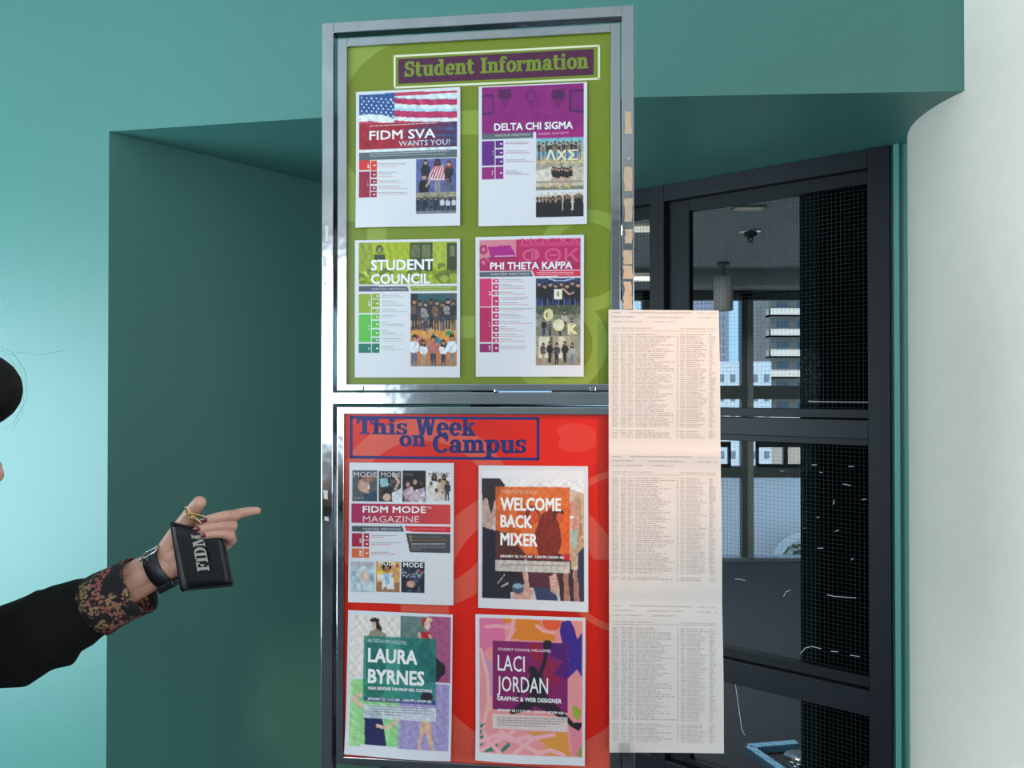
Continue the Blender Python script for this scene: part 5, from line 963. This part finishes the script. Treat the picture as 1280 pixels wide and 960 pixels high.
# floral cuff
m = bpy.data.materials.new('floral_cuff_cloth'); m.use_nodes = True; t = m.node_tree; bs = t.nodes['Principled BSDF']; bs.inputs['Roughness'].default_value = .8
co = t.nodes.new('ShaderNodeTexCoord'); vo = t.nodes.new('ShaderNodeTexVoronoi'); vo.inputs['Scale'].default_value = 190; t.links.new(co.outputs['Object'], vo.inputs['Vector'])
n1 = t.nodes.new('ShaderNodeTexNoise'); n1.inputs['Scale'].default_value = 34; n1.inputs['Detail'].default_value = 1; t.links.new(co.outputs['Object'], n1.inputs['Vector'])
n2 = t.nodes.new('ShaderNodeTexNoise'); n2.inputs['Scale'].default_value = 26; t.links.new(co.outputs['Object'], n2.inputs['Vector'])
c1_ = t.nodes.new('ShaderNodeValToRGB'); c1_.color_ramp.elements[0].position = .44; c1_.color_ramp.elements[0].color = (.30, .20, .10, 1); c1_.color_ramp.elements[1].position = .56; c1_.color_ramp.elements[1].color = (.30, .08, .07, 1); t.links.new(n2.outputs[0], c1_.inputs[0])
c2_ = t.nodes.new('ShaderNodeValToRGB'); c2_.color_ramp.elements[0].position = .42; c2_.color_ramp.elements[1].position = .47; t.links.new(n1.outputs[0], c2_.inputs[0])
c3_ = t.nodes.new('ShaderNodeValToRGB'); c3_.color_ramp.elements[0].position = .42; c3_.color_ramp.elements[0].color = (1, 1, 1, 1); c3_.color_ramp.elements[1].position = .6; c3_.color_ramp.elements[1].color = (0, 0, 0, 1); t.links.new(vo.outputs['Distance'], c3_.inputs[0])
mu = t.nodes.new('ShaderNodeMath'); mu.operation = 'MULTIPLY'; t.links.new(c2_.outputs[0], mu.inputs[0]); t.links.new(c3_.outputs[0], mu.inputs[1])
mx = t.nodes.new('ShaderNodeMix'); mx.data_type = 'RGBA'; mx.inputs[6].default_value = (.006, .006, .009, 1); t.links.new(mu.outputs[0], mx.inputs[0]); t.links.new(c1_.outputs[0], mx.inputs[7]); t.links.new(mx.outputs[2], bs.inputs['Base Color'])
cs = []
for t0, b0 in (((171, 697), (176, 768)), ((164, 700), (173, 770)), ((150, 706), (162, 775)), ((136, 712), (150, 781)), ((124, 717), (138, 788)), ((108, 725), (126, 796))):
    c, hw = edge_pair(t0, b0); cs.append((c+Vector((0, .006, 0)), hw, hw*.85))
cuff = rings(MB(), cs, 44, .012, 2); o = pbuild(cuff, 'floral_cuff', m)
sd_ = o.modifiers.new('solid', 'SOLIDIFY'); sd_.thickness = .0025; sd_.offset = -1
# nails
red = mat('dark_red_nail', linear=(.16, .006, .012), rough=.2, coat=1)
for x, y, d, rx, ry, ang in ((498, 281, -25.6, 27, 21, 12), (446, 347, -25.6, 28, 20, 4), (490, 394, -24.2, 23, 17, -8)):
    e = MB(); c = hp(x, y, d); a_ = math.radians(ang); e.ellipsoid(c, (hr(rx), .0014, hr(ry)), Matrix.Rotation(-a_, 3, 'Y')); pbuild(e, 'fingernail', red)
# watch
wa = empty('wristwatch', wr-OP); wa.parent = person
wc = hp(112, 664, 8)
def wring(t0, t1, ra, rb, m, name, par, cc=wc):
    mb = MB(); n = 40; v_ = Vector((0, 1, 0))
    ws_ = (up*.985+fa*.0)
    for dd, s_ in ((t0, 1), (t1, 1), (t1, .93), (t0, .93)):
        for j in range(n): a = 2*math.pi*j/n; mb.v.append(tuple(cc+fa*dd+(ws_*math.cos(a)*ra+v_*math.sin(a)*rb)*s_-wr))
    for i in range(4):
        for j in range(n): mb.f.append((i*n+j, i*n+(j+1) % n, ((i+1) % 4)*n+(j+1) % n, ((i+1) % 4)*n+j))
    return mb.build(name, m, par, True)
strapm = mat('black_leather_strap', linear=(.010, .010, .014), rough=.45, bump=.1, bscale=300)
ra_ = hr(146)
wring(-.0125, .0125, ra_, .0265, strapm, 'strap', wa)
mb = MB(); q = wc-up*(-ra_)-wr+Vector((0, -.004, 0)); 
FR = lambda a, b_, c: wc+fa*a+up*b_+Vector((0, c, 0))-wr
def framebar(p, q, r_=.0012): mb.tube([p, q], r_, 8)
c4 = [FR(-.0145, ra_*.78, -.0225), FR(.0145, ra_*.86, -.0205), FR(.0145, ra_*1.05, -.004), FR(-.0145, ra_*1.02, -.006)]
for i in range(4): framebar(c4[i], c4[(i+1) % 4])
mb.build('buckle', mat('polished_steel', linear=(.7, .72, .74), rough=.2, metal=1), wa, True)
mb = MB(); mb.box((-.015, -.017, -.006), (.015, .017, .006), lambda p: FR(p.x, -ra_*1.0+p.z, p.y)); mb.build('watch_case', mat('black_watch_case', linear=(.006, .006, .008), rough=.2), wa, bevel=.003)
mb = MB(); mb.tube([FR(-.0162, -ra_*.9, -.010), FR(-.0162, -ra_*1.04, -.004), FR(-.0162, -ra_*1.04, .008)], .0012, 8); mb.build('case_rim', mat('polished_steel'), wa, True)
for i in range(3):
    a = math.radians(24+i*15); mb = MB(); c = wc+up*math.cos(a)*ra_*1.0-Vector((0, math.sin(a)*.0266, 0))+fa*.001-wr
    mb.ellipsoid(c, (.0011, .0011, .0011), None, 8, 6); mb.build('strap_hole', mat('hole_black', linear=(0.001, .001, .001), rough=.9), wa)
# ------------------------------------------------------------------ wallet held in the hand
wq = [(206, 322), (592, 412), (662, 786), (286, 822)]        # front outline, hand detail coordinates
W0 = hp(440, 580, -4); wal = empty('card_wallet', W0)
leather = mat('black_pebbled_leather', linear=(.006, .006, .007), rough=.42, bump=.12, bscale=420, spec=.35)
lit_side_m = mat('grey_lit_leather_side', linear=(.07, .075, .085), rough=.4, bump=.1, bscale=300)  # paler than the cover: light on the left gusset painted into the colour
NXg, NYg = 28, 28; v = []; f = []
def wquad(a, b_, d): 
    (x0, y0), (x1, y1), (x2, y2), (x3, y3) = wq
    x = x0*(1-a)*(1-b_)+x1*a*(1-b_)+x2*a*b_+x3*(1-a)*b_; y = y0*(1-a)*(1-b_)+y1*a*(1-b_)+y2*a*b_+y3*(1-a)*b_; return hp(x, y, d)-W0
def prof(a, b_):
    e1 = min(a, 1-a)/.10; e2 = min(b_, 1-b_)/.13; k = (1-(1-min(1, e1))**2.2)*(1-(1-min(1, e2))**2.2); return k**.6
mb = MB()
for side in (0, 1):
    k = len(mb.v)
    for j in range(NYg+1):
        for i in range(NXg+1):
            a, b_ = i/NXg, j/NYg; ca = (a-.5)*2; cb = (b_-.5)*2
            a2 = .5+ca*.5*(1-.03*abs(cb)**8); b2 = .5+cb*.5*(1-.03*abs(ca)**8)
            h_ = 8.0*prof(a, b_); mb.v.append(tuple(wquad(a2, b2, (-h_ if side == 0 else h_*.8))))
    for j in range(NYg):
        for i in range(NXg):
            q = (k+j*(NXg+1)+i, k+(j+1)*(NXg+1)+i, k+(j+1)*(NXg+1)+i+1, k+j*(NXg+1)+i+1); mb.f.append(q if side == 0 else q[::-1])
mb.build('cover', leather, wal, True)
mb = MB(); P = [wquad(0, t_, -1) for t_ in np.linspace(.0, 1, 14)]; mb.tube(P, .0024, 10); P = [wquad(t_, 1, -1) for t_ in np.linspace(0, 1, 14)]; mb.tube(P, .0022, 10); P = [wquad(1, t_, -1) for t_ in np.linspace(.0, 1, 14)]; mb.tube(P, .0022, 10); P = [wquad(t_, 0, -1) for t_ in np.linspace(0, 1, 14)]; mb.tube(P, .0022, 10)
mb.build('rolled_edge', leather, wal, True)
mb = MB()
for jj in range(15):
    for ii in range(7):
        b_ = .04+.93*jj/14; a = .03+(.06+.06*b_)*ii/6; mb.v.append(tuple(wquad(.5+(a-.5)*(1-.03*abs((b_-.5)*2)**8), b_, -8.0*prof(a, b_)-.25)))
for jj in range(14):
    for ii in range(6): q = jj*7+ii; mb.f.append((q, q+7, q+8, q+1))
mb.build('side_panel', lit_side_m, wal, True)
mb = MB(); mb.capsule(wquad(.02, .0, -2), wquad(.07, .02, -4), .003, .0025, 10); mb.capsule(wquad(.03, 1.0, -1), wquad(.06, .98, -3), .0035, .003, 10); mb.build('corner_tab', leather, wal, True)
ivory = mat('ivory_stamp', linear=(.42, .40, .36), rough=.6)
P_, Wt = slab('FIDM', .03); v = []; f = []
b0, b1 = hp(514, 664, 0), hp(466, 388, 0)
ax = (b1-b0); capv = (hp(424, 668, 0)-hp(512, 661, 0))
for kk, p in enumerate(P_):
    i = len(v); ar = sum(p[j][0]*p[(j+1) % len(p)][1]-p[(j+1) % len(p)][0]*p[j][1] for j in range(len(p)))
    if ar < 0: p = p[::-1]
    for a, b_ in p: q = b0+ax*(a/Wt)+capv*(b_/1.4)-W0; v.append((q.x, -.0083-.0001-(kk % 7)*1.2e-5, q.z))
    f.append(tuple(range(i, len(v))))
mesh('lettering', v, f, ivory, wal)
tag(wal, 'small black leather card wallet held in the pointing hand', 'wallet')
gold = mat('polished_gold_metal', linear=(.80, .58, .26), rough=.18, metal=1)
G0 = hp(400, 260, -6); gc = empty('gold_clasp', G0)
def torus(mb, c, R, r_, nrm, sx_=1., n=28):
    nrm = Vector(nrm).normalized(); u_ = nrm.orthogonal().normalized(); v_ = nrm.cross(u_); P = [c+u_*math.cos(2*math.pi*i/n)*R*sx_+v_*math.sin(2*math.pi*i/n)*R for i in range(n+1)]; mb.tube(P, r_, 8, False); return mb
mb = MB(); P = [hp(x, y, d)-G0 for x, y, d in ((338, 196, -14), (352, 188, -16), (368, 215, -16), (378, 250, -14), (366, 275, -12), (344, 268, -10), (340, 235, -10), (336, 205, -12), (338, 196, -14))]; mb.tube(P, .0011, 8, False); mb.build('split_ring', gold, gc, True)
mb = MB(); P = [hp(x, y, d)-G0 for x, y, d in ((344, 262, -14), (350, 240, -15), (385, 238, -15), (440, 252, -14), (476, 262, -13), (480, 285, -12), (455, 296, -12), (410, 288, -13), (360, 274, -14), (344, 262, -14))]; mb.tube(P, .0015, 8, False); mb.build('hook', gold, gc, True)
mb = MB(); mb.capsule(hp(395, 262, -15)-G0, hp(455, 310, -13)-G0, .0024, .0034, 12); mb.build('swivel', gold, gc, True)
mb = MB(); mb.capsule(hp(455, 310, -13)-G0, hp(480, 345, -10)-G0, .003, .003, 10); mb.build('leather_loop', leather, gc, True)
tag(gc, 'gold snap hook hanging between thumb and fingers above the black wallet', 'clasp')
